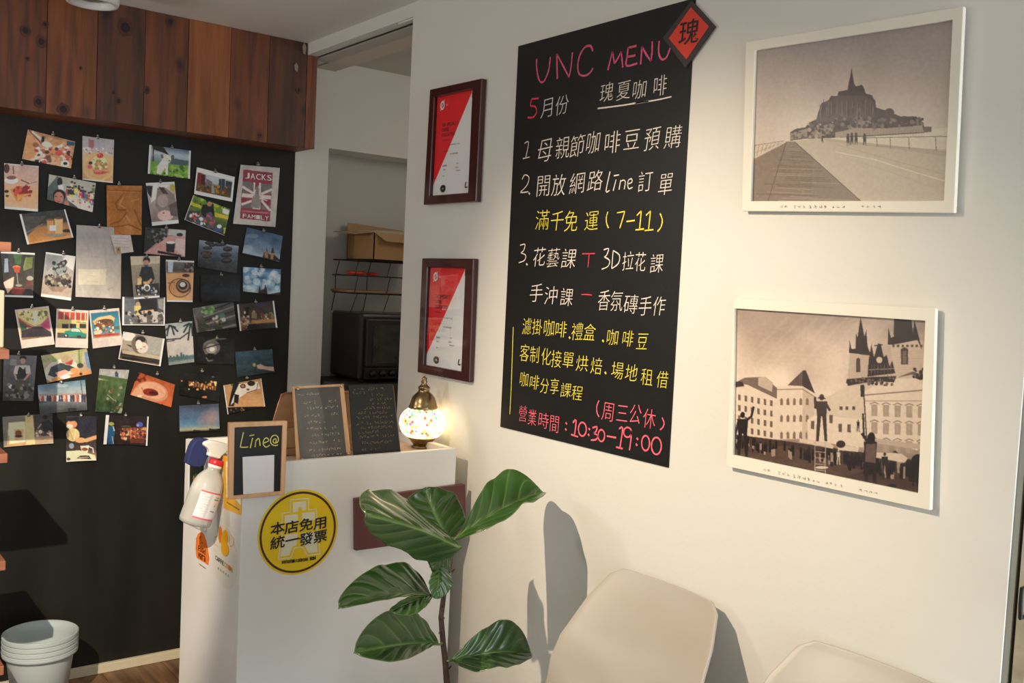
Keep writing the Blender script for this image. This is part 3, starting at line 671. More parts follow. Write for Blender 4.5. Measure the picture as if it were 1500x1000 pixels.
for x, y0, y1 in ((655, 627, 665), (715, 626, 672), (798, 625, 676), (918, 622, 684), (985, 620, 690)): cv.line((90, 74, 70), 3, [(x, y0), (x+3, y1)])
rock = [(268, 640), (268, 604), (285, 592), (300, 586), (335, 582), (352, 560), (385, 545), (398, 500), (408, 474), (440, 460), (450, 442), (480, 440), (484, 422), (525, 414), (530, 380), (538, 350), (542, 312), (548, 350), (554, 385), (562, 398), (590, 392), (598, 405), (606, 430), (634, 438), (650, 470), (652, 492), (690, 505), (710, 498), (730, 520), (770, 535), (830, 532), (862, 560), (868, 578), (900, 580), (900, 600), (860, 606), (600, 622), (460, 628), (330, 632)]
cv.poly((58, 42, 42), rock)
cv.poly((92, 76, 72), [(400, 510), (420, 470), (480, 440), (600, 440), (640, 470), (648, 540), (560, 540), (380, 560)], .55)
for k in range(60):
    g = random.Random(100+k); x = g.uniform(400, 650); cv.line((38, 26, 28) if g.random() < .6 else (120, 104, 98), 3, [(x, g.uniform(450, 500)), (x+g.uniform(-6, 6), g.uniform(500, 550))], .7)
cv.poly((128, 112, 104), [(345, 628), (380, 585), (460, 560), (470, 580), (450, 600), (410, 628)]); cv.specks([(90, 76, 70), (60, 46, 44), (150, 134, 124)], 50, 350, 560, 470, 625, 7, 5)
cv.poly((132, 116, 108), [(268, 608), (345, 586), (345, 626), (268, 636)]); cv.specks([(70, 56, 52)], 24, 275, 600, 340, 628, 4, 8)
cv.poly((126, 110, 102), [(530, 560), (630, 548), (628, 575), (530, 590)]); cv.specks([(64, 48, 46), (110, 96, 90), (40, 28, 30)], 130, 450, 540, 860, 580, 9, 9)
cv.poly((150, 132, 122), [(470, 604), (560, 585), (700, 585), (860, 572), (866, 602), (600, 618), (470, 628)]); cv.poly((96, 80, 76), [(866, 578), (900, 578), (900, 600), (866, 604)])
for k in range(30): x = 480+k*13; cv.line((108, 92, 86), 2, [(x, 592), (x, 618)], .5)
cv.ell((60, 46, 44), 712, 516, 22, 20); cv.ell((52, 40, 40), 780, 545, 26, 14); cv.poly((40, 28, 30), [(640, 600), (640, 520), (690, 520), (690, 560)], .3)
for x, y, s_ in ((527, 640, 1), (544, 638, 1.05), (563, 636, 1), (601, 640, 1), (412, 636, .6)):
    cv.poly((30, 22, 24), [(x-7*s_, y-20*s_), (x+7*s_, y-20*s_), (x+6*s_, y+26*s_), (x+1, y+2), (x-5*s_, y+26*s_)]); cv.ell((30, 22, 24), x, y-26*s_, 5*s_, 6*s_)
cv.noise(5, 90, 7, sx=1.2)
framed([(1092, 61.5), (1411.5, 9), (1397.5, 311.5), (1086.5, 309)], z1o(qz), 'upper white-framed photo of an abbey island above a boardwalk', cv, (1.38, 1.42, 1.30), [(.22, 2, .008), (.29, 3, .008), (.37, 4, .010), (.48, 3, .007), (.62, 4, .006)])

k5 = 430/1303.; z5o = lambda q: [(1050+x*k5, 430+y*k5) for x, y in q]
qz = [(78, 65), (925, 120), (893, 887), (70, 715)]
cv = Canvas(300, 270, (200, 180, 170), 2, homog(qz))
cv.grad([(0, (150, 132, 122)), (.25, (186, 166, 154)), (.5, (208, 190, 176)), (1, (90, 72, 64))]); cv.noise(16, 5, 12, sx=1.5); cv.noise(10, 12, 4, sx=.6)
for k in range(9): cv.line((214, 196, 182), 14, [(100+k*70, 330-k*4), (330+k*60, 90+k*6)], .10)
C1, C2, C3, DK = (206, 188, 172), (186, 166, 150), (120, 100, 90), (44, 30, 28)
cv.poly(C1, [(75, 410), (130, 388), (265, 450), (260, 650), (70, 640)]); cv.poly((110, 92, 84), [(78, 400), (120, 378), (205, 375), (265, 425), (262, 470), (135, 410)]); cv.poly((60, 44, 42), [(78, 395), (110, 395), (120, 415), (80, 420)])
cv.poly((176, 158, 144), [(180, 378), (210, 374), (245, 400), (240, 440), (180, 412)])
for r in range(4):
    for c_ in range(6): x = 92+c_*28; y = 450+r*45+c_*5; cv.poly((104, 84, 76), [(x, y), (x+11, y+2), (x+11, y+27), (x, y+25)])
cv.poly(C1, [(262, 415), (375, 412), (430, 460), (420, 640), (258, 645)]); cv.poly((92, 72, 66), [(308, 412), (375, 347), (415, 440), (372, 415)]); cv.poly((58, 42, 40), [(375, 347), (388, 347), (428, 448), (372, 412)])
cv.poly(C2, [(375, 420), (430, 462), (420, 640), (372, 640)]); cv.line((130, 110, 98), 4, [(262, 430), (372, 428), (428, 462)])
for r in range(3):
    for c_ in range(5): x = 276+c_*28; y = 465+r*72; cv.poly((120, 98, 88), [(x, y+32), (x, y+8), (x+6, y), (x+12, y+8), (x+12, y+32)])
cv.poly((196, 178, 162), [(420, 640), (425, 470), (500, 455), (520, 440), (560, 420), (620, 415), (650, 450), (650, 640)]); cv.poly(C1, [(395, 560), (425, 540), (640, 560), (640, 680), (395, 650)])
for x in (535, 560, 590): cv.poly((80, 62, 56), [(x, 503), (x+12, 503), (x+12, 518), (x, 518)])
for x, y in ((410, 565), (490, 540), (530, 578), (568, 580)): cv.poly((96, 76, 68), [(x, y), (x+15, y), (x+15, y+36), (x, y+34)])
cv.poly(C1, [(640, 440), (740, 385), (830, 360), (912, 400), (905, 700), (640, 640)]); cv.line((120, 100, 90), 5, [(640, 455), (912, 432)]); cv.line((140, 120, 108), 3, [(640, 480), (910, 480)])
for r in range(3):
    for c_ in range(5): x = 672+c_*50; y = 495+r*76+c_*2; cv.poly((158, 138, 124), [(x, y), (x+26, y), (x+26, y+50), (x, y+50)]); cv.line((120, 100, 90), 4, [(x-5, y-2), (x+13, y-10), (x+31, y-2)]); cv.line((172, 152, 138), 2, [(x+13, y), (x+13, y+50)])
# twin-spired church
cv.poly((176, 156, 142), [(580, 270), (672, 262), (680, 400), (568, 400)]); cv.poly(DK, [(575, 272), (578, 215), (586, 255), (603, 252), (606, 185), (612, 205), (625, 112), (642, 200), (650, 170), (655, 240), (662, 262), (672, 282)])
cv.poly((186, 166, 150), [(755, 232), (888, 215), (895, 380), (770, 385)]); cv.poly(DK, [(742, 235), (745, 160), (756, 205), (768, 200), (770, 112), (820, 108), (845, 125), (850, 185), (857, 128), (872, 185), (890, 260), (870, 215), (770, 235)])
cv.poly(DK, [(655, 375), (660, 305), (672, 232), (683, 290), (700, 230), (712, 232), (725, 290), (738, 280), (750, 330), (762, 305), (775, 360)]); cv.line(DK, 5, [(685, 240), (720, 236)]); cv.ell((190, 172, 156), 706, 302, 13, 14)
cv.line((150, 130, 118), 3, [(660, 345), (770, 340)])
for x in range(672, 770, 14): cv.line((110, 92, 84), 2, [(x, 320), (x, 370)])
cv.poly((70, 54, 50), [(606, 298), (615, 292), (624, 298), (624, 355), (606, 355)]); cv.poly((60, 44, 42), [(798, 255), (814, 246), (830, 255), (830, 322), (800, 322)]); cv.poly((100, 82, 74), [(806, 262), (822, 262), (822, 318), (806, 318)])
for x in range(762, 890, 20): cv.poly((74, 56, 52), [(x, 236), (x+10, 235), (x+10, 246), (x, 247)])
for k in range(10): cv.line((150, 130, 118), 2, [(770, 270+k*11), (888, 262+k*11)], .4)
cv.poly(DK, [(565, 385), (690, 375), (780, 372), (770, 400), (700, 395), (640, 402), (570, 415)]); cv.specks([DK, (100, 82, 74)], 40, 565, 380, 780, 412, 7, 6); cv.poly((96, 78, 70), [(780, 380), (850, 352), (905, 372), (905, 395), (850, 365)]); cv.specks([DK], 16, 850, 340, 900, 385, 8, 3)
cv.poly(DK, [(625, 410), (642, 410), (642, 462), (625, 462)]); cv.line(DK, 5, [(640, 455), (652, 650)])
# square, crowd and stalls
cv.poly((66, 48, 42), [(65, 620), (260, 645), (500, 680), (640, 700), (905, 740), (900, 900), (60, 725)]); cv.poly((96, 76, 66), [(70, 680), (300, 670), (640, 780), (560, 800), (60, 705)], .5)
for k in range(110):
    g = random.Random(500+k); x = g.uniform(75, 890); y = 640+(x-75)*.15+g.uniform(-14, 22); s_ = .6+x/900.
    cv.poly((30, 20, 22) if g.random() < .8 else (150, 128, 116), [(x-6*s_, y), (x+6*s_, y), (x+5*s_, y+34*s_), (x-5*s_, y+34*s_)]); cv.ell((40, 28, 28), x, y-5*s_, 5*s_, 6*s_)
cv.poly((196, 176, 160), [(360, 640), (480, 655), (510, 672), (505, 684), (360, 656)]); cv.poly((200, 182, 166), [(525, 668), (620, 678), (615, 698), (528, 690)]); cv.poly((196, 178, 162), [(690, 700), (800, 705), (830, 725), (815, 745), (690, 722)])
cv.ell((52, 36, 34), 540, 665, 20, 16); cv.poly((176, 156, 142), [(690, 640), (902, 668), (902, 690), (690, 662)]); cv.ell((24, 18, 20), 872, 742, 30, 34); cv.poly((40, 28, 28), [(760, 700), (775, 692), (790, 705)])
def man(x, y, h, c_, arm=None, pts=()):
    w = h*.13; cv.ell(c_, x, y-h*.47, h*.055, h*.07); cv.poly(c_, [(x-w, y-h*.38), (x+w, y-h*.38), (x+w*.8, y-h*.05), (x-w*.8, y-h*.05)])
    cv.poly(c_, [(x-w*.8, y-h*.06), (x-.01*h, y-h*.06), (x-w*.5, y+h*.5), (x-w*.95, y+h*.5)]); cv.poly(c_, [(x+.01*h, y-h*.06), (x+w*.8, y-h*.06), (x+w*.95, y+h*.5), (x+w*.5, y+h*.5)])
    for q_ in pts: cv.line(c_, h*.055, q_)
man(112, 628, 190, (34, 24, 26), pts=[[(125, 565), (150, 545), (160, 505)], [(95, 560), (80, 620)]])
man(457, 555, 195, (58, 44, 42), pts=[[(440, 490), (430, 510), (428, 465)], [(475, 490), (492, 520)]]); cv.line((40, 28, 28), 5, [(442, 466), (472, 470)])
man(668, 740, 225, (36, 26, 28), pts=[[(660, 660), (632, 620)], [(650, 680), (635, 740)]]); cv.poly((92, 72, 66), [(648, 665), (692, 662), (690, 745), (645, 740)]); cv.line((36, 26, 28), 8, [(636, 535), (640, 640)]); cv.ell((24, 16, 18), 672, 640, 17, 26)
man(730, 760, 110, (40, 30, 30)); man(862, 790, 110, (30, 22, 24)); man(615, 588, 50, (30, 22, 24)); man(530, 722, 60, (190, 170, 156))
for x in (428, 473): cv.line((170, 150, 138), 3, [(x, 655), (x, 800)])
for k in range(5): cv.line((170, 150, 138), 3, [(428, 670+k*26), (473, 674+k*26)])
cv.ell((200, 184, 170), 458, 764, 28, 6); cv.ell((30, 20, 22), 760, 845, 20, 12); cv.noise(5, 90, 3)
framed([(1075.5, 437.5), (1370, 451.8), (1362, 747), (1064, 682.5)], z5o(qz), 'lower white-framed photo of a stilt performer in a twin-spired old square', cv, (1.2, 1.2, 1.16), [(.22, 2, .009), (.30, 3, .009), (.38, 6, .011), (.54, 4, .008), (.70, 4, .006)])
# ------------------------------------------------------------------ photo prints pinned on the black wall
YP = YB - 0.004
PHG = (2.05, 2.05, 2.05)                                  # the prints hang in dim light: paint values are what dim paper looks like
M_CLIP = mat('clear_pin_plastic', (150, 146, 138), .25, metal=.6)
M_TAPE = mat('yellowed_tape', (150, 140, 120), .5)
ZO = {2: (0, 180), 3: (210, 180), 4: (0, 320), 5: (200, 320), 6: (0, 440), 7: (200, 440), 8: (0, 560), 9: (240, 580)}
WP = (196, 186, 180)
def wallq(z, pts, off):
    ox, oy = ZO[z]; return [ony(ox+x/6.25, oy+y/6.25, YP-off) for x, y in pts]
def photo(label, z, qd, draw, clip=None, off=.003, curl=.004, sag=.003, bg=(60, 50, 46), name='photo_print', cat='photo', res=1.15, mtl=None, gain=None):
    q3 = wallq(z, qd, off); Q = Quad(q3)
    wpx = np.linalg.norm(np.subtract(qd[1], qd[0]))/6.25; hpx = np.linalg.norm(np.subtract(qd[3], qd[0]))/6.25
    c = Canvas(int(wpx*res)+4, int(hpx*res)+4, bg, 2, homog(qd)); draw(c); sd_ = len(label)*7+int(qd[0][0]); c.noise(7, 26, sd_); c.noise(7, 6, sd_+1)
    lum = c.a.mean(2, keepdims=True); c.a = c.a*.80+lum*.20
    t = thing(name, label, cat, tuple(np.mean(q3, 0)), None)
    print_sheet('sheet', Q, c, mtl or M_PRINT, t, gain or PHG, curl=curl, sag=sag)
    if clip is not None:
        p = wallq(z, [clip], off+.002)[0]
        v, f = merge([lathe_vf([(.0052, 0), (.0055, .0015), (.004, .003), (.0022, .0045), (.0022, .009), (.0036, .0105), (.0, .012)], p, 12, (0, -1, 0)), box_vf(p[0]-.0022, p[0]+.0022, p[1]-.001, p[1]+off+.0015, p[2]-.001, p[2]+.010)])
        mesh_obj('push_pin', v, f, M_CLIP, t, smooth=False)
    return t
def border(c, qd, l=0, t=0, r=0, b=0, col=WP):
    """white paper borders given in unit coordinates"""
    H = c.H; c.H = None
    if l: c.poly(col, [(0, 0), (l, 0), (l, 1), (0, 1)])
    if r: c.poly(col, [(1-r, 0), (1, 0), (1, 1), (1-r, 1)])
    if t: c.poly(col, [(0, 0), (1, 0), (1, t), (0, t)])
    if b: c.poly(col, [(0, 1-b), (1, 1-b), (1, 1), (0, 1)])
    c.H = H

def d(c):
    c.grad([(0, (170, 120, 84)), (1, (186, 140, 96))]); c.noise(30, 8, 1)
    c.poly((190, 130, 80), [(235, 110), (300, 110), (380, 300), (230, 330)]); c.line((120, 60, 46), 12, [(270, 70), (400, 200)]); c.line((206, 180, 160), 18, [(300, 85), (420, 180)])
    c.specks([(214, 190, 170), (180, 60, 46), (196, 110, 60), (70, 40, 36), (226, 206, 186), (150, 84, 50)], 75, 330, 190, 660, 390, 20, 4)
    c.poly((24, 22, 26), [(392, 125), (418, 128), (412, 182), (385, 176)]); c.poly((24, 70, 90), [(615, 165), (690, 180), (675, 210), (612, 205)]); c.poly((30, 26, 26), [(330, 335), (368, 340), (355, 372), (320, 365)])
    c.ell((200, 180, 160), 440, 200, 50, 26, .2); c.ell((180, 120, 70), 520, 180, 55, 28, .1); c.ell((190, 60, 50), 545, 275, 34, 26); c.ell((224, 204, 184), 595, 370, 38, 30); c.ell((30, 26, 30), 597, 370, 18, 14)
    c.line((208, 170, 140), 22, [(280, 345), (400, 300)]); c.line((200, 150, 116), 26, [(480, 400), (500, 320)]); c.line((196, 140, 104), 22, [(530, 390), (545, 320)]); c.poly((60, 44, 40), [(430, 300), (470, 290), (480, 360), (440, 370)], .6)
qd = [(255, 60), (690, 172), (645, 416), (198, 330)]; photo('tilted print of hands around a food-laden table, top left', 2, qd, d, (485, 105))
def d(c):
    c.grad([(0, (146, 142, 150)), (.32, (160, 150, 150)), (.42, (188, 150, 110)), (1, (176, 130, 80))])
    c.ell((196, 150, 96), 900, 400, 150, 130); c.ell((186, 140, 88), 900, 410, 120, 100); c.ell((206, 176, 110), 905, 370, 75, 65); c.ell((170, 130, 66), 920, 390, 60, 50); c.specks([(222, 200, 140), (150, 110, 56)], 34, 850, 330, 980, 430, 12, 2)
    c.ell((190, 40, 46), 915, 303, 30, 24); c.ell((214, 90, 90), 908, 296, 10, 8); c.ell((196, 70, 90), 822, 405, 22, 20); c.ell((60, 30, 40), 828, 370, 18, 15); c.poly((190, 60, 56), [(850, 430), (1000, 450), (930, 470), (860, 468)]); c.ell((206, 110, 90), 900, 440, 40, 12)
    c.poly((150, 92, 96), [(815, 150), (860, 160), (860, 230), (810, 240)]); c.ell((196, 176, 170), 800, 240, 44, 12); c.specks([(210, 190, 180), (170, 60, 60), (120, 100, 90)], 22, 770, 230, 1030, 285, 9, 9); border(c, 0, b=.035)
qd = [(755, 118), (1045, 155), (1028, 550), (750, 520)]; photo('upright print of a strawberry-topped dessert, top row', 2, qd, d, (893, 136))
def d(c):
    c.grad([(0, (170, 140, 128)), (.4, (182, 140, 122)), (.6, (196, 140, 96)), (1, (196, 146, 110))]); c.noise(8, 4, 1)
    c.ell((190, 180, 172), 105, 530, 62, 30); c.ell((110, 70, 56), 105, 505, 44, 18); c.ell((70, 40, 34), 62, 420, 26, 44); c.line((60, 40, 34), 8, [(120, 400), (124, 470)])
    c.line((50, 38, 36), 8, [(190, 525), (270, 560)]); c.line((130, 100, 84), 6, [(230, 570), (340, 540)]); c.poly((186, 110, 40), [(90, 610), (240, 580), (190, 720), (150, 715)])
    c.specks([(150, 30, 24), (120, 20, 20), (190, 60, 40)], 34, 120, 590, 270, 660, 22, 3); c.poly((200, 130, 60), [(150, 660), (300, 645), (190, 690), (160, 725)]); c.ell((40, 30, 30), 60, 630, 20, 14); c.ell((60, 50, 40), 66, 670, 16, 10); border(c, 0, b=.06, t=.02)
qd = [(38, 368), (355, 395), (343, 812), (38, 785)]; photo('print of a red berry tart on a pale table, far left', 2, qd, d, (200, 378))
def d(c):
    c.grad([(0, (150, 146, 130)), (.5, (140, 140, 134)), (1, (60, 56, 56))]); c.poly((70, 76, 80), [(430, 600), (520, 480), (560, 620), (560, 720), (430, 700)])
    c.poly((178, 168, 160), [(575, 590), (640, 640), (860, 760), (840, 815), (740, 800), (600, 700)]); cols = [(190, 180, 60), (180, 40, 90), (40, 50, 70), (60, 90, 130), (190, 170, 150), (30, 30, 36), (160, 60, 60), (90, 110, 80)]
    for k in range(22):
        g = random.Random(k); x = g.uniform(570, 860); y = 560+(x-570)*.22+g.uniform(-30, 60); c.poly(cols[k % 8], [(x-16, y), (x+16, y+3), (x+20, y+46), (x-20, y+44)]); c.ell((176, 130, 104), x, y-8, 11, 13); c.ell((28, 22, 22), x, y-16, 12, 8)
    c.specks([(200, 190, 180), (170, 40, 40), (80, 110, 150), (190, 170, 70)], 22, 640, 660, 840, 780, 12, 7); c.ell((22, 20, 22), 535, 540, 22, 44); c.poly((200, 196, 190), [(520, 570), (560, 560), (570, 640), (525, 640)])
    c.ell((26, 22, 24), 530, 660, 54, 55); c.ell((168, 104, 84), 525, 680, 40, 52); c.ell((60, 30, 30), 500, 670, 9, 5); c.ell((60, 30, 30), 545, 670, 9, 5); c.ell((140, 60, 56), 522, 712, 14, 6); c.ell((160, 100, 80), 590, 735, 22, 30)
qd = [(450, 470), (878, 550), (843, 818), (425, 700)]; photo('tilted group selfie print of people along a white table', 2, qd, d, (680, 503), off=.007)
def d(c):
    c.grad([(0, (40, 40, 42)), (.4, (44, 38, 34)), (.5, (150, 96, 44)), (1, (180, 116, 50))]); c.poly((50, 44, 40), [(200, 900), (420, 880), (400, 1000), (240, 1090)], .0)
    c.poly((64, 58, 54), [(200, 860), (430, 850), (330, 960), (240, 1040)]); c.line((120, 112, 104), 5, [(230, 1010), (400, 920)]); c.poly((192, 124, 54), [(240, 1100), (660, 1020), (668, 1170), (250, 1240)]); c.poly((110, 66, 34), [(260, 1170), (640, 1120), (560, 1165), (270, 1210)], .7); c.poly((100, 60, 30), [(420, 1100), (600, 1110), (540, 1140)], .5)
    c.poly((180, 120, 60), [(432, 885), (495, 880), (490, 1010), (440, 1010)]); c.poly((200, 150, 90), [(500, 872), (575, 868), (572, 1010), (505, 1015)]); c.ell((120, 60, 30), 465, 885, 32, 9); c.ell((96, 56, 30), 538, 872, 38, 10); c.poly((206, 196, 180), [(455, 935), (515, 935), (515, 985), (455, 985)]); c.ell((130, 110, 90), 510, 1025, 95, 16); c.ell((40, 28, 26), 610, 985, 40, 14); border(c, 0, l=.05, r=.035)
qd = [(178, 830), (600, 770), (668, 1047), (245, 1113)]; photo('print of two milky coffee glasses on a sunlit wooden table', 2, [(178, 835), (598, 790), (668, 1048), (245, 1113)], d, None)
def d(c):
    c.grad([(0, (148, 88, 40)), (1, (156, 94, 42))]); c.noise(10, 6, 5); c.line((110, 62, 28), 7, [(985, 618), (1290, 630)]); c.line((176, 112, 56), 4, [(985, 628), (1290, 640)])
    for q_ in ([(1120, 660), (1060, 740), (1080, 800), (1150, 800)], [(1160, 820), (1100, 900), (1010, 930)], [(1230, 800), (1290, 940)], [(1000, 960), (1180, 930), (1290, 980)]): c.line((104, 56, 24), 12, q_, .7)
    for q_ in ([(1130, 680), (1090, 750), (1140, 780)], [(1010, 1020), (1290, 1040)], [(1200, 720), (1270, 700)], [(1150, 850), (1190, 900)]): c.line((188, 124, 66), 10, q_, .6)
qd = [(975, 570), (1300, 575), (1300, 1024), (985, 1022)]; photo('creased brown kraft coffee pouch pinned among the photos', 2, qd, d, (1090, 560), off=.014, name='coffee_pouch', cat='pouch', mtl=M_PRINT_MATTE, curl=-.006, sag=0)
def d(c):
    c.grad([(0, (70, 90, 110)), (.25, (150, 160, 170)), (.5, (90, 110, 120)), (.6, (80, 130, 40)), (1, (50, 84, 28))]); c.poly((24, 24, 20), [(80, 205), (180, 215), (260, 330), (200, 280), (100, 245)]); c.line((30, 28, 24), 10, [(95, 220), (90, 350)])
    c.poly((60, 76, 84), [(250, 320), (420, 350), (415, 395), (250, 375)]); c.poly((92, 140, 40), [(60, 370), (420, 390), (410, 500), (55, 460)]); c.specks([(50, 84, 24), (130, 160, 60)], 60, 60, 400, 410, 500, 12, 3)
    c.ell((176, 170, 160), 210, 330, 44, 42); c.poly((186, 180, 172), [(170, 340), (230, 360), (222, 470), (205, 480), (200, 410), (160, 470), (120, 460), (130, 390)]); c.poly((90, 80, 72), [(160, 290), (180, 290), (185, 320), (168, 330)]); c.ell((60, 50, 46), 238, 345, 7, 6); c.ell((60, 74, 60), 268, 310, 14, 18); border(c, 0, l=.055, r=.045)
qd = [(55, 200), (435, 255), (420, 512), (35, 465)]; photo('print of a white dog on bright green grass', 3, qd, d, (262, 226))
def d(c):
    c.grad([(0, (170, 160, 156)), (1, (110, 92, 88))]); c.poly((30, 26, 30), [(25, 580), (90, 580), (120, 660), (90, 720), (40, 640)]); c.ell((150, 140, 40), 265, 600, 24, 34); c.poly((190, 180, 176), [(90, 570), (240, 570), (120, 700), (70, 740)])
    c.poly((116, 100, 96), [(130, 600), (190, 590), (280, 660), (300, 800), (150, 820), (110, 760)]); c.poly((60, 44, 44), [(140, 588), (190, 600), (230, 660), (180, 650)]); c.ell((140, 124, 118), 180, 720, 50, 60); c.ell((186, 150, 142), 200, 850, 70, 46); c.ell((150, 70, 70), 185, 828, 10, 7); c.poly((80, 66, 64), [(230, 760), (310, 720), (310, 860), (250, 850)]); border(c, 0, t=.055, b=.09)
qd = [(22, 550), (285, 538), (318, 918), (75, 942)]; photo('print of a grey cat looking up, left of the city print', 3, qd, d, (155, 540))
def d(c):
    c.grad([(0, (150, 160, 160)), (.45, (140, 150, 150)), (.55, (90, 66, 30)), (1, (60, 44, 24))]); c.poly((110, 30, 30), [(490, 455), (535, 460), (530, 560), (485, 545)]); c.poly((70, 24, 26), [(535, 465), (575, 480), (570, 570), (530, 560)])
    c.poly((90, 80, 76), [(580, 510), (635, 540), (630, 600), (575, 580)]); c.poly((34, 44, 60), [(695, 515), (750, 515), (745, 640), (690, 620)]); c.poly((44, 50, 60), [(755, 530), (820, 545), (812, 650), (750, 640)]); c.line((90, 100, 110), 4, [(720, 520), (716, 620)])
    c.poly((80, 60, 30), [(478, 570), (620, 590), (810, 640), (795, 690), (475, 610)]); c.specks([(150, 100, 20), (50, 50, 20), (110, 50, 20)], 60, 490, 580, 780, 670, 12, 6); c.poly((120, 120, 120), [(630, 570), (645, 570), (660, 645), (625, 640)])
    border(c, 0, l=.04, r=.06, t=.17, b=.14)
qd = [(490, 405), (838, 495), (808, 722), (458, 650)]; photo('white-bordered print of city towers above autumn trees', 3, qd, d, (660, 447), off=.006)
def d(c):
    c.grad([(0, (80, 120, 24)), (.3, (90, 120, 30)), (1, (40, 44, 36))]); c.specks([(60, 100, 20), (150, 160, 30), (30, 50, 16)], 60, 440, 670, 790, 800, 16, 2); c.poly((180, 160, 30), [(640, 810), (780, 850), (775, 880), (640, 850)]); c.poly((170, 160, 40), [(440, 725), (530, 750), (520, 775), (435, 750)])
    c.poly((24, 24, 26), [(540, 745), (640, 740), (650, 860), (530, 860), (525, 800)]); c.ell((26, 22, 22), 600, 720, 28, 15); c.ell((150, 104, 80), 602, 740, 22, 20); c.poly((50, 52, 54), [(400, 800), (520, 800), (500, 900), (390, 890)]); c.specks([(206, 200, 190), (180, 50, 70), (60, 70, 90), (190, 150, 120)], 50, 430, 830, 640, 950, 18, 5)
    c.poly((200, 200, 200), [(725, 780), (785, 800), (775, 840), (720, 820)]); c.poly((40, 60, 110), [(630, 950), (720, 960), (710, 990), (640, 985)]); c.ell((196, 190, 180), 690, 940, 22, 18); c.specks([(150, 170, 30)], 12, 730, 960, 770, 1000, 14, 5); border(c, 0, l=.025, b=.02)
qd = [(458, 660), (795, 790), (735, 1030), (370, 885)]; photo('strongly tilted print of a person serving outdoors in greenery', 3, qd, d, None, off=.003)
def d(c):
    c.grad([(0, (150, 142, 140)), (1, (156, 148, 144))]); R_ = (124, 36, 50); G_ = (92, 84, 84); Wt = (176, 164, 160)
    c.poly(R_, [(918, 425), (1182, 455), (1158, 895), (888, 868)]); c.poly(G_, [(912, 528), (1176, 555), (1163, 790), (900, 765)]); c.poly(R_, [(905, 590), (935, 590), (960, 630), (905, 660), (902, 720), (1165, 745), (1170, 640), (1120, 640)])
    for q_ in ([(912, 575), (1000, 630)], [(1172, 600), (1080, 640)], [(905, 735), (1000, 700)], [(1160, 790), (1080, 700)]): c.line(Wt, 22, q_)
    c.poly(Wt, [(1010, 535), (1075, 540), (1068, 785), (1000, 778)]); c.poly(Wt, [(908, 632), (1170, 655), (1168, 690), (905, 668)]); c.poly(R_, [(1024, 536), (1060, 540), (1054, 600), (1020, 600)])
    c.poly((120, 112, 108), [(985, 760), (990, 690), (1020, 640), (1030, 580), (1050, 560), (1062, 600), (1058, 650), (1080, 700), (1060, 775)]); c.line(Wt, 9, [(1060, 680), (1130, 700)]); c.line((70, 60, 60), 6, [(1040, 560), (1040, 640)])
    c.line((150, 90, 96), 5, [(905, 800), (1160, 822)]); c.line(Wt, 4, [(912, 795), (1160, 815)], .6)
qd = [(890, 382), (1250, 412), (1213, 952), (825, 922)]; jk = photo('off-white coffee bag with a red flag label, top right of the photo wall', 3, qd, d, (1050, 382), off=.012, name='coffee_bag', cat='coffee bag', curl=-.005, sag=0)
def jt(x0, y0, x1, y1, s, h):
    a, b = wallq(3, [(x0, y0), (x1, y1)], .0135); U = (b-a)/len(s); t = []
    Vz = np.array([0, 0, h/6.25/FPX*3.75])
    for i, ch in enumerate(s):
        if ch != ' ': t.append(glyph_at(ch, a+U*(i+.5), U*.8, Vz, .0)); t.append(glyph_at(ch, a+U*(i+.53)+np.array([0, -.0002, 0]), U*.8, Vz, .0))
    return merge(t)
o = part_from('label_lettering', merge([jt(925, 480, 1178, 505, 'JACKS', 52), jt(905, 848, 1150, 872, 'FAMILY', 36)]), M_PAPER, jk); o['kind'] = 'stuff'
def d(c):
    c.grad([(0, (90, 84, 84)), (.5, (150, 116, 110)), (1, (100, 88, 84))]); c.poly((34, 34, 34), [(70, 70), (280, 90), (270, 150), (200, 200), (60, 320)]); c.specks([(80, 84, 86), (24, 24, 24)], 40, 90, 90, 270, 220, 14, 3); c.poly((170, 120, 112), [(60, 320), (290, 160), (440, 150), (435, 350)])
    c.poly((150, 150, 152), [(290, 95), (450, 110), (445, 165), (285, 150)]); c.ell((30, 26, 28), 390, 148, 30, 16); c.poly((180, 170, 166), [(350, 180), (445, 190), (436, 340), (350, 290)], .6); c.poly((34, 26, 26), [(268, 215), (350, 215), (335, 310), (262, 300)]); c.ell((190, 180, 172), 308, 218, 40, 12); c.poly((22, 20, 20), [(190, 290), (400, 330), (400, 350), (185, 312)])
qd = [(80, 80), (452, 105), (438, 352), (58, 318)]; photo('dim print of a dark cup on a stone ledge', 5, qd, d, (272, 84), off=.003)
def d(c):
    c.grad([(0, (110, 124, 140)), (.4, (60, 70, 84)), (1, (34, 34, 36))]); c.noise(8, 8, 1)
    for x, y, rx, ry in ((665, 225, 40, 18), (650, 270, 42, 16), (690, 245, 30, 14), (635, 320, 52, 22), (760, 240, 60, 16), (830, 280, 44, 24), (815, 335, 50, 22), (820, 385, 48, 24), (640, 350, 40, 12)): c.ell((26, 24, 26), x, y, rx, ry); c.ell((56, 52, 54), x, y-ry*.3, rx*.8, ry*.4)
    c.ell((70, 50, 40), 635, 325, 40, 14)
qd = [(575, 195), (935, 252), (912, 500), (550, 440)]; photo('dark print of balanced stacked stones', 5, qd, d, (785, 222))
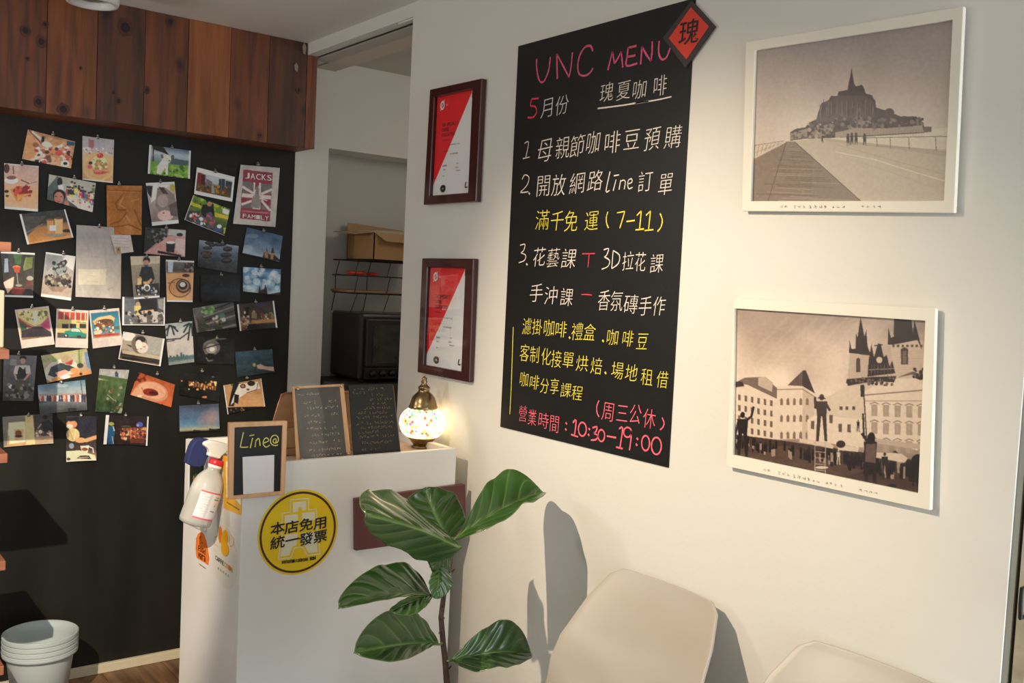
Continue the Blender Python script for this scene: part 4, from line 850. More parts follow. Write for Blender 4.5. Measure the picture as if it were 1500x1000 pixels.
def d(c):
    c.grad([(0, (40, 66, 96)), (.5, (70, 96, 124)), (1, (120, 136, 150))]); c.noise(20, 5, 3); c.ell((120, 140, 156), 1020, 270, 44, 30, 0, .7); c.ell((110, 130, 150), 1060, 160, 60, 20, 0, .4); c.poly((40, 30, 26), [(965, 312), (1150, 350), (1170, 300), (1185, 310), (1190, 262), (1205, 320), (1225, 330), (1235, 270), (1250, 262), (1258, 330), (1320, 392), (960, 330)])
    c.poly((130, 90, 50), [(1170, 300), (1200, 300), (1200, 360), (1170, 352)]); c.poly((140, 100, 56), [(1225, 310), (1255, 318), (1245, 372), (1222, 366)])
qd = [(1010, 80), (1340, 160), (1300, 394), (963, 318)]; photo('print of twin towers under blue evening sky, below the coffee bag', 5, qd, d, (1162, 112))
def d(c):
    c.grad([(0, (60, 100, 140)), (.6, (80, 120, 150)), (1, (130, 144, 150))]); c.noise(46, 5, 8, sx=1.5); c.specks([(176, 182, 186), (150, 162, 172)], 34, 980, 460, 1310, 640, 26, 4, .6); c.poly((40, 30, 26), [(968, 665), (1105, 690), (1112, 630), (1120, 612), (1128, 655), (1160, 640), (1170, 598), (1182, 645), (1190, 690), (1310, 670), (1310, 705), (965, 700)])
qd = [(975, 442), (1322, 465), (1308, 702), (968, 665)]; photo('print of a castle silhouette under white clouds', 5, qd, d, (1140, 440))
def d(c):
    c.grad([(0, (14, 15, 18)), (.6, (18, 24, 32)), (1, (12, 14, 18))]); c.ell((40, 56, 66), 770, 612, 6, 4)
qd = [(585, 518), (950, 520), (942, 758), (582, 755)]; photo('almost black blue night print, centre right', 5, qd, d, (775, 515))
def d(c):
    c.grad([(0, (146, 130, 104)), (.6, (110, 100, 88)), (1, (80, 80, 80))]); c.poly((170, 156, 130), [(1195, 350), (1460, 345), (1460, 420), (1200, 440)]); c.ell((26, 24, 28), 1343, 390, 32, 36); c.ell((170, 116, 84), 1340, 412, 26, 26); c.poly((34, 60, 100), [(1318, 435), (1362, 435), (1350, 455), (1330, 455)])
    c.poly((26, 26, 30), [(1300, 455), (1390, 452), (1415, 560), (1380, 620), (1300, 620), (1270, 560)]); c.line((170, 116, 84), 22, [(1285, 550), (1275, 600)]); c.line((176, 122, 86), 20, [(1385, 570), (1340, 610)]); c.poly((180, 150, 90), [(1258, 560), (1300, 560), (1295, 620), (1260, 620)]); c.poly((170, 130, 80), [(1310, 590), (1375, 585), (1370, 620), (1320, 625)])
    c.poly((30, 30, 30), [(1240, 620), (1450, 600), (1455, 700), (1250, 700)]); c.ell((180, 180, 180), 1345, 640, 30, 30); c.ell((60, 60, 60), 1345, 645, 20, 20); c.ell((60, 90, 130), 1400, 680, 22, 10); c.specks([(160, 160, 160), (90, 90, 90)], 16, 1250, 630, 1440, 700, 10, 4); border(c, 0, b=.045)
qd = [(1193, 345), (1465, 342), (1455, 720), (1220, 738)]; photo('print of a barista in black shirt pouring, left of the saucer print', 4, qd, d, (1343, 345), off=.003)
def d(c):
    c.grad([(0, (90, 90, 90)), (.25, (60, 56, 54)), (.36, (180, 130, 84)), (1, (180, 120, 70))]); c.poly((150, 160, 170), [(290, 395), (340, 395), (330, 500), (290, 500)]); c.poly((50, 40, 36), [(440, 400), (525, 400), (520, 500), (430, 490)]); c.specks([(30, 30, 36), (110, 90, 70)], 20, 440, 400, 520, 490, 14, 3)
    c.poly((190, 136, 84), [(275, 510), (520, 505), (510, 745), (275, 742)]); c.ell((90, 56, 36), 395, 640, 100, 84); c.ell((176, 120, 72), 395, 640, 92, 76); c.ell((60, 40, 32), 425, 625, 65, 62); c.ell((150, 100, 62), 425, 622, 52, 48); c.ell((30, 20, 18), 422, 620, 40, 38); c.ell((206, 190, 170), 420, 612, 26, 22); c.ell((70, 44, 32), 450, 530, 34, 16); c.line((90, 56, 36), 6, [(290, 600), (350, 590)]); border(c, 0, t=.05, b=.045, l=.015)
qd = [(268, 376), (527, 388), (507, 764), (272, 760)]; photo('print of a coffee cup on saucer and wooden tray', 5, qd, d, (388, 374))
def d(c):
    c.grad([(0, (40, 40, 36)), (.5, (44, 40, 34)), (1, (50, 36, 30))]); c.poly((26, 30, 36), [(20, 320), (80, 320), (85, 530), (20, 520)]); c.poly((110, 120, 140), [(45, 380), (75, 375), (80, 510), (40, 515)]); c.poly((50, 84, 40), [(120, 310), (200, 310), (190, 440), (140, 430)]); c.poly((90, 100, 40), [(230, 370), (300, 360), (290, 470), (210, 500)]); c.line((120, 130, 60), 5, [(240, 360), (215, 470)])
    c.ell((180, 100, 60), 153, 465, 36, 18); c.poly((150, 50, 24), [(120, 460), (188, 460), (178, 515), (135, 515)]); c.line((120, 110, 100), 8, [(155, 515), (165, 620)]); c.ell((120, 110, 100), 172, 625, 30, 10); c.poly((180, 150, 130), [(30, 600), (130, 550), (120, 640), (70, 690)]); c.poly((130, 40, 24), [(110, 640), (230, 650), (200, 700), (100, 690)]); c.ell((130, 120, 110), 270, 565, 30, 20); c.ell((90, 30, 20), 265, 610, 34, 22); border(c, 0, t=.05, b=.05)
qd = [(6, 298), (320, 315), (300, 724), (42, 716)]; photo('print of a stemmed cocktail glass beside green leaves, far left', 4, qd, d, (170, 300))
def d(c):
    c.grad([(0, (130, 128, 130)), (.5, (140, 134, 128)), (1, (150, 126, 106))]); c.poly((176, 170, 166), [(560, 330), (690, 350), (665, 480), (600, 430)]); c.poly((96, 100, 106), [(420, 330), (600, 350), (430, 480)], .6); c.specks([(36, 40, 40), (110, 120, 116), (50, 40, 36)], 40, 490, 400, 600, 500, 18, 4)
    c.ell((90, 80, 70), 500, 570, 90, 56); c.specks([(56, 44, 38), (140, 130, 110), (96, 84, 70), (30, 24, 22)], 70, 420, 520, 640, 620, 18, 5); c.ell((40, 28, 28), 590, 580, 36, 28); c.poly((120, 96, 76), [(440, 620), (620, 620), (560, 670), (480, 665)]); border(c, 0, t=.035, b=.07)
qd = [(420, 306), (692, 346), (645, 750), (370, 712)]; photo('print of a small dried bouquet in a wooden dish', 4, qd, d, (580, 322))
def d(c):
    c.grad([(0, (136, 128, 124)), (1, (150, 140, 130))]); c.noise(4, 6, 5); c.poly((166, 156, 134), [(722, 460), (970, 462), (968, 605), (720, 600)]); c.line((120, 110, 100), 4, [(830, 345), (915, 350)]); c.line((130, 124, 118), 3, [(800, 275), (940, 280)], .5); c.line((130, 122, 104), 3, [(800, 570), (900, 578)], .7); c.line((140, 120, 70), 3, [(820, 520), (870, 525)], .6)
    c.line((96, 90, 90), 3, [(955, 440), (1000, 446)], .7); c.line((80, 76, 76), 3, [(975, 650), (1030, 630)], .7); c.line((90, 86, 86), 3, [(985, 635), (1000, 662)], .7); c.line((120, 112, 110), 4, [(880, 80), (900, 350)], .15)
qd = [(700, 58), (1112, 85), (1110, 735), (695, 716)]; photo('large off-white coffee bag with small cream label pinned mid wall', 4, qd, d, (910, 75), off=.012, name='coffee_bag', cat='coffee bag', curl=-.006, sag=0)
def d(c):
    c.grad([(0, (160, 148, 146)), (1, (164, 152, 146))]); 
    for k in range(4): c.line((110, 100, 110), 3, [(1040, 180+k*26), (1180, 190+k*26)], .6)
    c.poly((140, 110, 70), [(1062, 265), (1110, 262), (1112, 318), (1068, 320)]); c.ell((70, 50, 36), 1090, 285, 9, 11)
qd = [(1010, 150), (1196, 150), (1223, 305), (1062, 324)]; photo('small handwritten note card tucked under the kraft pouch', 4, qd, d, None, off=.0165, name='note_card', cat='card', curl=0, sag=0)
def d(c):
    c.grad([(0, (60, 60, 60)), (1, (70, 66, 60))]); c.poly((80, 84, 92), [(1130, 735), (1240, 735), (1230, 960), (1130, 960)]); c.poly((24, 24, 26), [(1270, 740), (1430, 735), (1440, 850), (1290, 850)]); c.ell((150, 130, 96), 1262, 790, 22, 26); c.poly((180, 160, 90), [(1230, 800), (1290, 800), (1280, 880), (1225, 880)]); c.line((186, 140, 104), 26, [(1280, 860), (1400, 845)])
    c.poly((140, 140, 136), [(1280, 880), (1340, 880), (1340, 950), (1270, 950)]); c.poly((120, 120, 120), [(1440, 740), (1498, 735), (1495, 840), (1450, 820)]); c.poly((150, 150, 146), [(1400, 850), (1440, 850), (1440, 950), (1390, 950)]); c.line((170, 170, 166), 8, [(1430, 880), (1480, 860), (1495, 900)]); c.specks([(30, 28, 28), (150, 140, 130), (90, 84, 80)], 40, 1150, 850, 1480, 960, 16, 8); border(c, 0, l=.05, r=.035, b=.04)
qd = [(1120, 716), (1512, 722), (1503, 978), (1113, 975)]; photo('print of hands pouring coffee at a bar, below the barista print', 4, qd, d, None, off=.006)
PB = (176, 160, 148)
def pol(c, pts, col=PB): pass
def d(c):
    c.grad([(0, (176, 160, 90)), (.6, (160, 120, 70)), (1, (50, 40, 40))]); c.poly((196, 176, 110), [(160, 100), (440, 80), (400, 200), (320, 240), (180, 160)]); c.specks([(90, 90, 50), (140, 130, 60), (210, 200, 170)], 40, 180, 100, 420, 180, 12, 2); c.poly((206, 190, 160), [(295, 100), (340, 95), (345, 210), (310, 215)]); c.poly((150, 40, 50), [(168, 160), (250, 220), (300, 245), (260, 250), (180, 230)]); c.poly((30, 80, 50), [(180, 190), (240, 230), (250, 300), (200, 320)]); c.poly((170, 50, 100), [(370, 220), (450, 150), (470, 260), (400, 270)]); c.poly((40, 30, 36), [(195, 340), (200, 280), (310, 240), (380, 240), (465, 290), (470, 325)])
    border(c, 0, l=.06, r=.06, t=.05, b=.22, col=PB)
qd = [(135, 85), (445, 50), (497, 400), (195, 438)]; photo('leftmost instant print, a colourful narrow street', 6, qd, d, (292, 60), off=.004)
def d(c):
    c.grad([(0, (170, 60, 50)), (.3, (170, 60, 50)), (.35, (180, 160, 90)), (.8, (176, 150, 84)), (.85, (70, 66, 64)), (1, (60, 56, 56))]); c.poly((160, 50, 44), [(535, 115), (800, 130), (798, 180), (535, 165)]); 
    for x in (590, 640, 690, 740, 780): c.line((200, 180, 120), 8, [(x, 115), (x-2, 180)])
    c.poly((190, 170, 96), [(535, 170), (797, 184), (795, 220), (530, 205)]); c.line((60, 50, 40), 4, [(690, 195), (790, 205)])
    for x in (570, 640, 728): c.poly((40, 36, 40), [(x, 212), (x+58, 215), (x+56, 255), (x-2, 252)])
    c.poly((70, 66, 66), [(520, 290), (795, 300), (780, 350), (520, 340)]); c.poly((20, 120, 96), [(582, 300), (600, 275), (640, 272), (655, 250), (720, 252), (750, 290), (782, 305), (780, 330), (590, 325)]); c.poly((160, 170, 160), [(650, 262), (660, 254), (715, 256), (738, 285), (650, 280)]); c.ell((30, 30, 30), 606, 318, 20, 18); c.ell((160, 160, 150), 604, 318, 10, 9); c.ell((24, 50, 44), 720, 328, 20, 12)
    border(c, 0, l=.06, r=.06, t=.07, b=.25, col=PB)
qd = [(518, 75), (812, 92), (800, 436), (502, 425)]; photo('middle instant print, a green vintage car before a yellow facade', 6, qd, d, (665, 80), off=.004)
def d(c):
    c.grad([(0, (20, 84, 110)), (.6, (50, 120, 140)), (.75, (150, 110, 70)), (1, (110, 70, 44))]); c.poly((190, 150, 90), [(850, 190), (900, 155), (1010, 135), (1050, 160), (1040, 200), (960, 185), (870, 220)]); c.ell((80, 50, 34), 950, 205, 88, 34, -.15); c.specks([(200, 150, 80), (150, 60, 40), (90, 60, 40), (190, 180, 150)], 60, 870, 200, 1040, 290, 12, 5); c.poly((170, 60, 40), [(860, 310), (1080, 290), (1085, 320), (870, 335)]); c.poly((60, 80, 50), [(1040, 240), (1090, 230), (1090, 260), (1040, 265)]); c.poly((190, 160, 130), [(860, 280), (930, 265), (920, 305), (865, 310)]); c.line((60, 36, 30), 4, [(860, 322), (1085, 305)])
    border(c, 0, l=.06, r=.05, t=.08, b=.26, col=PB)
qd = [(815, 92), (1090, 68), (1118, 405), (845, 438)]; photo('rightmost instant print, a carousel under teal sky', 6, qd, d, (955, 72), off=.006)
def d(c):
    c.grad([(0, (126, 120, 112)), (.6, (140, 126, 104)), (.8, (30, 24, 22)), (1, (120, 90, 60))]); c.ell((180, 174, 166), 1180, 330, 60, 40); c.poly((130, 126, 118), [(1240, 320), (1500, 340), (1480, 500), (1180, 470)]); c.poly((150, 136, 108), [(1120, 450), (1480, 510), (1480, 540), (1120, 480)]); c.ell((96, 80, 70), 1275, 400, 72, 84); c.ell((40, 32, 30), 1285, 360, 46, 30); c.ell((176, 164, 152), 1300, 430, 54, 50); c.ell((190, 176, 164), 1270, 400, 30, 40); c.poly((60, 50, 46), [(1150, 400), (1200, 410), (1205, 430)]); c.ell((150, 90, 84), 1288, 440, 9, 6); c.line((40, 30, 28), 4, [(1240, 440), (1262, 450)]); c.line((40, 30, 28), 4, [(1310, 425), (1330, 420)])
    c.poly((24, 20, 18), [(1120, 505), (1480, 565), (1480, 580), (1110, 530)]); border(c, 0, l=.03, r=.045, b=.03)
qd = [(1130, 283), (1508, 350), (1465, 600), (1078, 535)]; photo('print of a calico cat asleep with its chin down', 6, qd, d, (1308, 295), off=.008)
def d(c):
    c.grad([(0, (84, 84, 88)), (.5, (70, 70, 74)), (1, (50, 48, 48))]); c.poly((110, 108, 110), [(95, 540), (150, 545), (150, 600), (90, 600)]); c.ell((26, 24, 26), 210, 528, 30, 22); c.ell((150, 110, 90), 208, 560, 24, 28); c.poly((160, 154, 150), [(140, 605), (180, 600), (270, 600), (280, 680), (120, 680)]); c.poly((34, 32, 36), [(160, 660), (175, 610), (215, 640), (228, 610), (240, 720), (150, 730)]); c.line((160, 120, 96), 16, [(128, 670), (150, 730)]); c.line((160, 120, 96), 16, [(272, 670), (220, 735)]); c.poly((60, 56, 46), [(140, 740), (260, 740), (250, 870), (140, 870)]); c.ell((190, 190, 200), 95, 790, 16, 20); c.specks([(30, 28, 28), (100, 96, 92)], 30, 40, 770, 300, 890, 18, 3)
qd = [(35, 498), (338, 505), (300, 918), (20, 915)]; photo('grey print of a capped barista in a white shirt, lower left', 6, qd, d, (172, 490))
def d(c):
    c.grad([(0, (150, 140, 90)), (.4, (150, 140, 120)), (1, (150, 100, 60))]); c.ell((170, 168, 150), 560, 640, 160, 100, -.3); c.poly((40, 50, 56), [(440, 680), (470, 610), (560, 570), (640, 590), (700, 620), (500, 700)]); c.ell((150, 124, 90), 620, 550, 56, 40, .3); c.poly((160, 40, 26), [(600, 575), (672, 540), (660, 590)]); c.line((90, 120, 40), 16, [(725, 450), (730, 590)]); c.line((120, 140, 50), 8, [(750, 450), (742, 580)]); c.ell((40, 50, 30), 735, 595, 28, 22)
    c.poly((180, 110, 50), [(470, 710), (800, 640), (830, 670), (480, 745)]); c.poly((206, 130, 110), [(510, 660), (600, 630), (640, 650), (540, 700)]); c.ell((206, 190, 180), 600, 695, 50, 18, -.1); c.ell((190, 120, 60), 690, 640, 44, 26); c.ell((30, 24, 22), 740, 668, 12, 12); c.poly((80, 110, 140), [(770, 480), (800, 470), (830, 640), (790, 600)]); c.specks([(120, 150, 60)], 10, 390, 530, 520, 560, 14, 4)
qd = [(375, 505), (795, 438), (836, 668), (427, 752)]; photo('print of smoked salmon plate with plants, under the instant prints', 6, qd, d, None, off=.003)
def d(c):
    c.grad([(0, (70, 100, 120)), (.25, (120, 140, 150)), (.45, (140, 146, 140)), (.5, (40, 44, 50)), (.65, (90, 96, 100)), (1, (50, 50, 54))]); c.noise(16, 5, 4); c.ell((150, 160, 160), 560, 780, 60, 16, 0, .6); c.poly((170, 168, 162), [(520, 870), (660, 865), (640, 900), (520, 905)]); cols = [(190, 130, 100), (170, 60, 50), (200, 190, 180), (40, 50, 90), (60, 40, 40)]
    for k in range(20): g = random.Random(k+40); x = 370+k*21; y = 880-k*.6; c.poly(cols[k % 5], [(x-9, y-8), (x+9, y-8), (x+8, y+40+k), (x-8, y+40+k)]); c.ell((150, 100, 80), x, y-14, 7, 8)
    c.line((30, 30, 34), 6, [(735, 745), (752, 890)]); c.poly((24, 24, 26), [(610, 985), (690, 980), (690, 1010), (612, 1010)])
qd = [(345, 775), (780, 725), (795, 1000), (360, 1040)]; photo('print of people gathered on a beach, lower left', 6, qd, d, (560, 745), off=.006)
def d(c):
    c.grad([(0, (130, 128, 126)), (.25, (140, 140, 136)), (.27, (60, 84, 40)), (1, (40, 58, 32))]); c.noise(14, 12, 6); c.poly((60, 84, 44), [(905, 685), (1180, 730), (1180, 780), (905, 720)]); c.poly((30, 60, 90), [(1050, 665), (1080, 670), (1080, 710), (1050, 705)]); c.ell((60, 40, 36), 1062, 662, 9, 10); c.specks([(96, 64, 36), (110, 120, 90), (30, 44, 24)], 26, 960, 780, 1140, 1040, 14, 3); c.line((120, 130, 100), 6, [(980, 870), (1040, 920)])
qd = [(912, 625), (1183, 635), (1110, 1030), (866, 1015)]; photo('print of a steep green meadow, lower middle', 6, qd, d, (1045, 612))
def d(c):
    c.grad([(0, (150, 64, 24)), (1, (180, 80, 34))]); c.poly((24, 18, 16), [(1250, 640), (1290, 650), (1262, 720), (1240, 740)]); c.specks([(150, 50, 20), (90, 26, 14)], 20, 1260, 650, 1340, 740, 16, 3); c.ell((170, 110, 80), 1390, 830, 150, 90, .2); c.ell((186, 130, 96), 1390, 820, 130, 72, .2); c.ell((120, 24, 12), 1380, 835, 70, 34, .15); c.ell((60, 14, 8), 1410, 845, 44, 20, .15); c.poly((190, 130, 96), [(1200, 860), (1240, 790), (1320, 800), (1300, 890), (1240, 900)]); c.line((120, 60, 40), 5, [(1300, 790), (1330, 860)]); c.ell((206, 170, 140), 1280, 870, 24, 10); c.poly((30, 16, 12), [(1200, 890), (1300, 930), (1450, 960), (1490, 940), (1490, 990), (1195, 950)])
qd = [(1268, 655), (1602, 770), (1562, 975), (1188, 860)]; photo('orange print of a cup of red coffee, lower middle', 6, qd, d, (1440, 672))
def d(c):
    c.grad([(0, (120, 132, 134)), (.4, (150, 144, 140)), (.8, (146, 140, 134)), (.83, (60, 80, 84)), (.9, (60, 80, 84)), (.93, (96, 110, 104)), (1, (110, 120, 110))]); DKP = (30, 36, 38)
    for q_ in ([(300, 230), (280, 330)], [(320, 235), (345, 320)], [(310, 235), (265, 280)], [(330, 240), (380, 290)], [(480, 210), (430, 300)], [(490, 215), (470, 370)], [(500, 215), (510, 330)], [(480, 215), (430, 240)], [(300, 230), (360, 250)]): c.line(DKP, 15, q_)
    c.line(DKP, 12, [(265, 365), (400, 355), (470, 300)]); c.line(DKP, 8, [(265, 380), (350, 372)]); 
    for x, y in ((310, 505), (340, 510), (372, 500), (408, 480), (428, 495), (455, 500), (480, 508), (500, 505)): c.poly((50, 74, 80), [(x-9, y), (x+9, y), (x+9, 530), (x-9, 530)])
    c.poly((50, 74, 78), [(290, 520), (520, 515), (520, 530), (290, 540)])
qd = [(260, 215), (510, 188), (522, 562), (290, 592)]; photo('print of palms and a distant skyline', 7, qd, d, (402, 190))
def d(c):
    c.grad([(0, (80, 76, 76)), (.5, (60, 56, 52)), (1, (50, 50, 40))]); c.noise(14, 9, 3)
    for k in range(6): c.line((104, 98, 98), 12, [(520, 110+k*36), (560, 230+k*14)], .5); c.line((110, 104, 104) if k % 2 else (34, 32, 32), 14, [(600+k*10, 120+k*32), (900, 10+k*42)], .8)
    c.specks([(70, 120, 50), (100, 140, 80)], 22, 590, 60, 700, 120, 16, 3); c.specks([(150, 150, 150), (100, 80, 40), (60, 90, 90)], 18, 690, 130, 800, 210, 16, 4); c.specks([(40, 44, 30)], 20, 560, 220, 760, 280, 18, 4)
qd = [(512, 72), (885, 8), (912, 242), (545, 294)]; photo('print of plants seen through grey rails', 7, qd, d, None)
def d(c):
    c.grad([(0, (46, 38, 34)), (.6, (60, 44, 36)), (.75, (130, 84, 44)), (1, (34, 26, 24))]); c.line((44, 40, 96), 14, [(1100, 40), (1170, 38)]); c.poly((24, 22, 22), [(990, 60), (1030, 60), (1020, 150), (985, 150)]); c.ell((170, 150, 120), 990, 110, 9, 14); c.ell((150, 120, 80), 1072, 105, 12, 14); c.poly((120, 96, 66), [(1050, 110), (1100, 115), (1095, 165), (1050, 160)]); c.specks([(170, 160, 140), (120, 40, 36), (96, 110, 60), (60, 40, 40)], 40, 1140, 120, 1240, 185, 14, 5); c.poly((150, 100, 52), [(1050, 180), (1262, 165), (1262, 190), (1050, 210)]); c.poly((120, 90, 80), [(955, 150), (1030, 150), (1030, 190), (955, 200)]); c.specks([(150, 140, 130), (110, 40, 36)], 18, 955, 140, 1020, 270, 12, 7); c.poly((26, 22, 22), [(1020, 215), (1262, 200), (1262, 250), (1000, 262)]); border(c, 0, l=.05, r=.045)
qd = [(920, 35), (1258, 2), (1280, 246), (936, 278)]; photo('white-edged print of a dim bar table, right column', 7, qd, d, (1090, 14), curl=.008)
def d(c):
    c.grad([(0, (16, 16, 16)), (1, (14, 14, 15))]); c.ell((70, 66, 64), 690, 430, 80, 70); c.ell((120, 114, 108), 690, 440, 50, 44); c.ell((170, 164, 158), 695, 445, 26, 20)
    for q_ in ([(620, 400), (700, 360), (820, 350)], [(630, 480), (700, 500), (760, 440)], [(640, 520), (660, 550), (700, 545)]): c.line((90, 86, 82), 12, q_, .8)
    c.line((24, 22, 22), 10, [(620, 440), (760, 400)]); c.ell((20, 18, 18), 680, 495, 40, 14)
qd = [(560, 328), (900, 350), (890, 582), (545, 578)]; photo('black print with one pale lit shape, right of the palms', 7, qd, d, (735, 345))
def d(c):
    c.grad([(0, (44, 72, 84)), (.3, (36, 60, 72)), (1, (26, 38, 42))]); c.noise(6, 12, 3); c.ell((130, 124, 60), 1085, 588, 14, 16); c.poly((150, 120, 110), [(1105, 590), (1140, 580), (1180, 600), (1255, 605), (1255, 645), (1170, 628), (1115, 620)])
qd = [(903, 470), (1243, 446), (1253, 652), (915, 702)]; photo('print of a hand reaching over dark teal sea', 7, qd, d, (1080, 448))
def d(c):
    c.grad([(0, (16, 18, 20)), (1, (14, 13, 13))]); c.poly((120, 70, 34), [(470, 740), (720, 790), (715, 825), (470, 780)]); c.specks([(220, 160, 90), (200, 130, 60), (90, 50, 30)], 34, 470, 745, 715, 815, 10, 2); 
    for x in range(520, 710, 26): c.line((20, 16, 16), 6, [(x, 745+(x-470)*.15), (x-4, 800+(x-470)*.1)])
    c.ell((190, 110, 50), 610, 880, 24, 8); c.ell((180, 110, 60), 412, 738, 8, 6); c.line((50, 60, 70), 5, [(420, 640), (760, 700)], .5); c.ell((70, 80, 80), 690, 700, 14, 6)
qd = [(395, 655), (782, 700), (752, 925), (388, 862)]; photo('dark night print with a row of orange lights', 7, qd, d, (600, 645))
def d(c):
    c.grad([(0, (150, 106, 66)), (1, (176, 126, 78))]); c.poly((20, 18, 18), [(560, 110), (610, -20), (640, -60), (660, -20), (600, 130)], .0); 
    c.ell((50, 90, 30), 640, -105, 24, 16); c.poly((24, 20, 20), [(640, -120), (700, -120), (640, 90), (590, 90)]); c.poly((176, 170, 160), [(690, -110), (860, -130), (880, -70), (760, -30), (690, 15), (610, 80), (640, 0)]); c.ell((60, 30, 26), 725, -90, 26, 20); c.ell((150, 110, 80), 725, -90, 15, 11); c.ell((34, 26, 26), 800, -115, 34, 24); c.poly((20, 20, 24), [(650, -20), (690, -10), (680, 70), (640, 50)]); c.line((30, 24, 24), 5, [(760, -30), (850, -60), (860, -120)]); c.ell((90, 40, 30), 770, -60, 14, 9)
    c.poly((20, 18, 18), [(560, 100), (900, 90), (900, 140), (570, 165)]); c.specks([(110, 70, 40)], 8, 600, 100, 740, 140, 8, 4); border(c, 0, l=.03, r=.02)
qd = [(545, -98), (892, -162), (922, 92), (578, 165)]; photo('print of a camera and coffee on a table, lowest right beside the sunset print', 9, qd, d, (760, -168))
def d(c):
    c.grad([(0, (50, 60, 84)), (.5, (60, 90, 124)), (.75, (70, 110, 140)), (.92, (150, 140, 110)), (1, (30, 30, 30))]); H = c.H; c.H = None
    for k in range(14): c.ell((150, 110, 104), .78, .52, .34-.022*k, .42-.027*k, .5, .08)
    for k in range(8): c.ell((60, 60, 76), .5, .05, .4-.03*k, .18-.015*k, 0, .07)
    c.poly((40, 40, 40), [(.3, 1), (.36, .92), (.5, .95), (.56, 1)]); c.poly((24, 24, 24), [(.72, 1), (.74, .90), (.86, .93), (1, .91), (1, 1)]); c.H = H
qd = [(140, 88), (502, 68), (506, 312), (140, 328)]; photo('print of a blue and pink sunset sky, above the white counter corner', 9, qd, d, (315, 66))
def d(c):
    c.grad([(0, (150, 126, 100)), (.6, (160, 130, 90)), (1, (170, 130, 84))]); c.poly((104, 96, 90), [(20, 315), (300, 300), (300, 350), (80, 370), (60, 570), (30, 580)]); c.poly((214, 190, 140), [(80, 370), (225, 360), (230, 540), (85, 560)]); c.ell((226, 196, 150), 160, 450, 90, 80, 0, .5); c.poly((196, 150, 100), [(130, 430), (215, 425), (210, 520), (130, 525)]); c.ell((110, 60, 36), 168, 465, 30, 28); c.ell((70, 34, 24), 168, 490, 34, 12); c.poly((190, 166, 110), [(230, 305), (300, 300), (315, 560), (235, 570)])  # warm spotlit square and dimmer band beside it are painted into the print
    c.poly((56, 50, 46), [(302, 298), (482, 285), (480, 480), (318, 495)]); c.ell((24, 22, 24), 410, 320, 22, 20); c.poly((24, 26, 30), [(370, 370), (440, 340), (480, 380), (480, 440), (400, 450)]); c.line((150, 110, 84), 12, [(345, 420), (375, 380)]); c.specks([(196, 190, 180), (150, 90, 60)], 18, 320, 440, 475, 490, 14, 4); c.poly((150, 124, 90), [(318, 495), (480, 490), (482, 550), (318, 558)]); c.line((100, 80, 56), 4, [(318, 520), (480, 515)]); c.line((226, 200, 170), 8, [(315, 570), (480, 552)])
qd = [(22, 315), (480, 284), (483, 552), (30, 588)]; photo('wide warm print of a framed shape and a person at work, lowest left', 8, qd, d, (262, 300), sag=.006)
def d(c):
    c.grad([(0, (40, 40, 46)), (.4, (30, 30, 36)), (.75, (60, 44, 34)), (1, (190, 160, 120))]); c.ell((190, 120, 80), 660, 385, 50, 36); c.ell((220, 170, 150), 640, 405, 30, 22); c.poly((24, 26, 34), [(610, 330), (720, 320), (720, 350), (640, 360)]); c.ell((190, 160, 100), 670, 480, 62, 60); c.line((150, 120, 70), 6, [(640, 440), (670, 530)]); c.line((220, 190, 140), 8, [(700, 430), (680, 520)]); c.poly((34, 34, 46), [(720, 330), (880, 320), (880, 470), (790, 500), (730, 490)]); c.line((196, 130, 80), 34, [(700, 530), (790, 530), (880, 500)]); c.ell((200, 140, 90), 740, 530, 46, 24)
    c.poly((190, 176, 160), [(735, 580), (815, 575), (800, 640), (750, 640)]); c.ell((120, 60, 30), 775, 610, 28, 14); c.line((200, 190, 176), 9, [(810, 585), (845, 600), (850, 640)]); c.ell((40, 30, 26), 775, 650, 50, 12); c.poly((206, 180, 140), [(600, 625), (730, 620), (860, 660), (870, 710), (600, 720)]); c.poly((30, 26, 26), [(700, 690), (735, 665), (810, 665), (830, 695)]); c.line((170, 150, 120), 7, [(720, 682), (810, 680)]); c.ell((60, 50, 46), 625, 695, 18, 12); c.ell((120, 130, 150), 655, 580, 24, 24); border(c, 0, b=.02)
qd = [(605, 302), (886, 312), (874, 708), (600, 722)]; photo('upright print of hands pouring from a striped bag, lowest in the middle', 8, qd, d, (740, 300), sag=.008)
def d(c):
    c.grad([(0, (30, 26, 30)), (.5, (40, 26, 26)), (1, (30, 18, 18))]); c.ell((130, 140, 60), 1018, 378, 26, 16); c.poly((20, 70, 110), [(985, 400), (1040, 395), (1050, 460), (1030, 560), (985, 560)]); c.line((150, 180, 190), 8, [(1035, 400), (1045, 440)]); c.line((140, 150, 160), 7, [(1025, 490), (1035, 555)]); c.poly((130, 60, 36), [(1095, 420), (1340, 400), (1335, 520), (1100, 480)]); c.specks([(210, 140, 90), (180, 80, 50), (60, 30, 30)], 60, 1100, 420, 1335, 510, 13, 4)
    for x in range(1110, 1340, 34): c.line((40, 20, 20), 5, [(x, 410), (x+4, 500)])
    c.ell((60, 70, 150), 1275, 385, 30, 24); c.ell((120, 110, 190), 1258, 392, 12, 12); c.ell((60, 70, 40), 1150, 405, 50, 12); c.line((24, 18, 20), 6, [(1095, 410), (1340, 405)]); c.poly((90, 40, 24), [(1180, 510), (1320, 510), (1310, 550), (1190, 550)]); border(c, 0, l=.08, r=.04)
qd = [(970, 298), (1362, 312), (1342, 576), (940, 562)]; photo('white-edged print of a lit night market, lowest row right', 8, qd, d, (1150, 300), curl=.007)
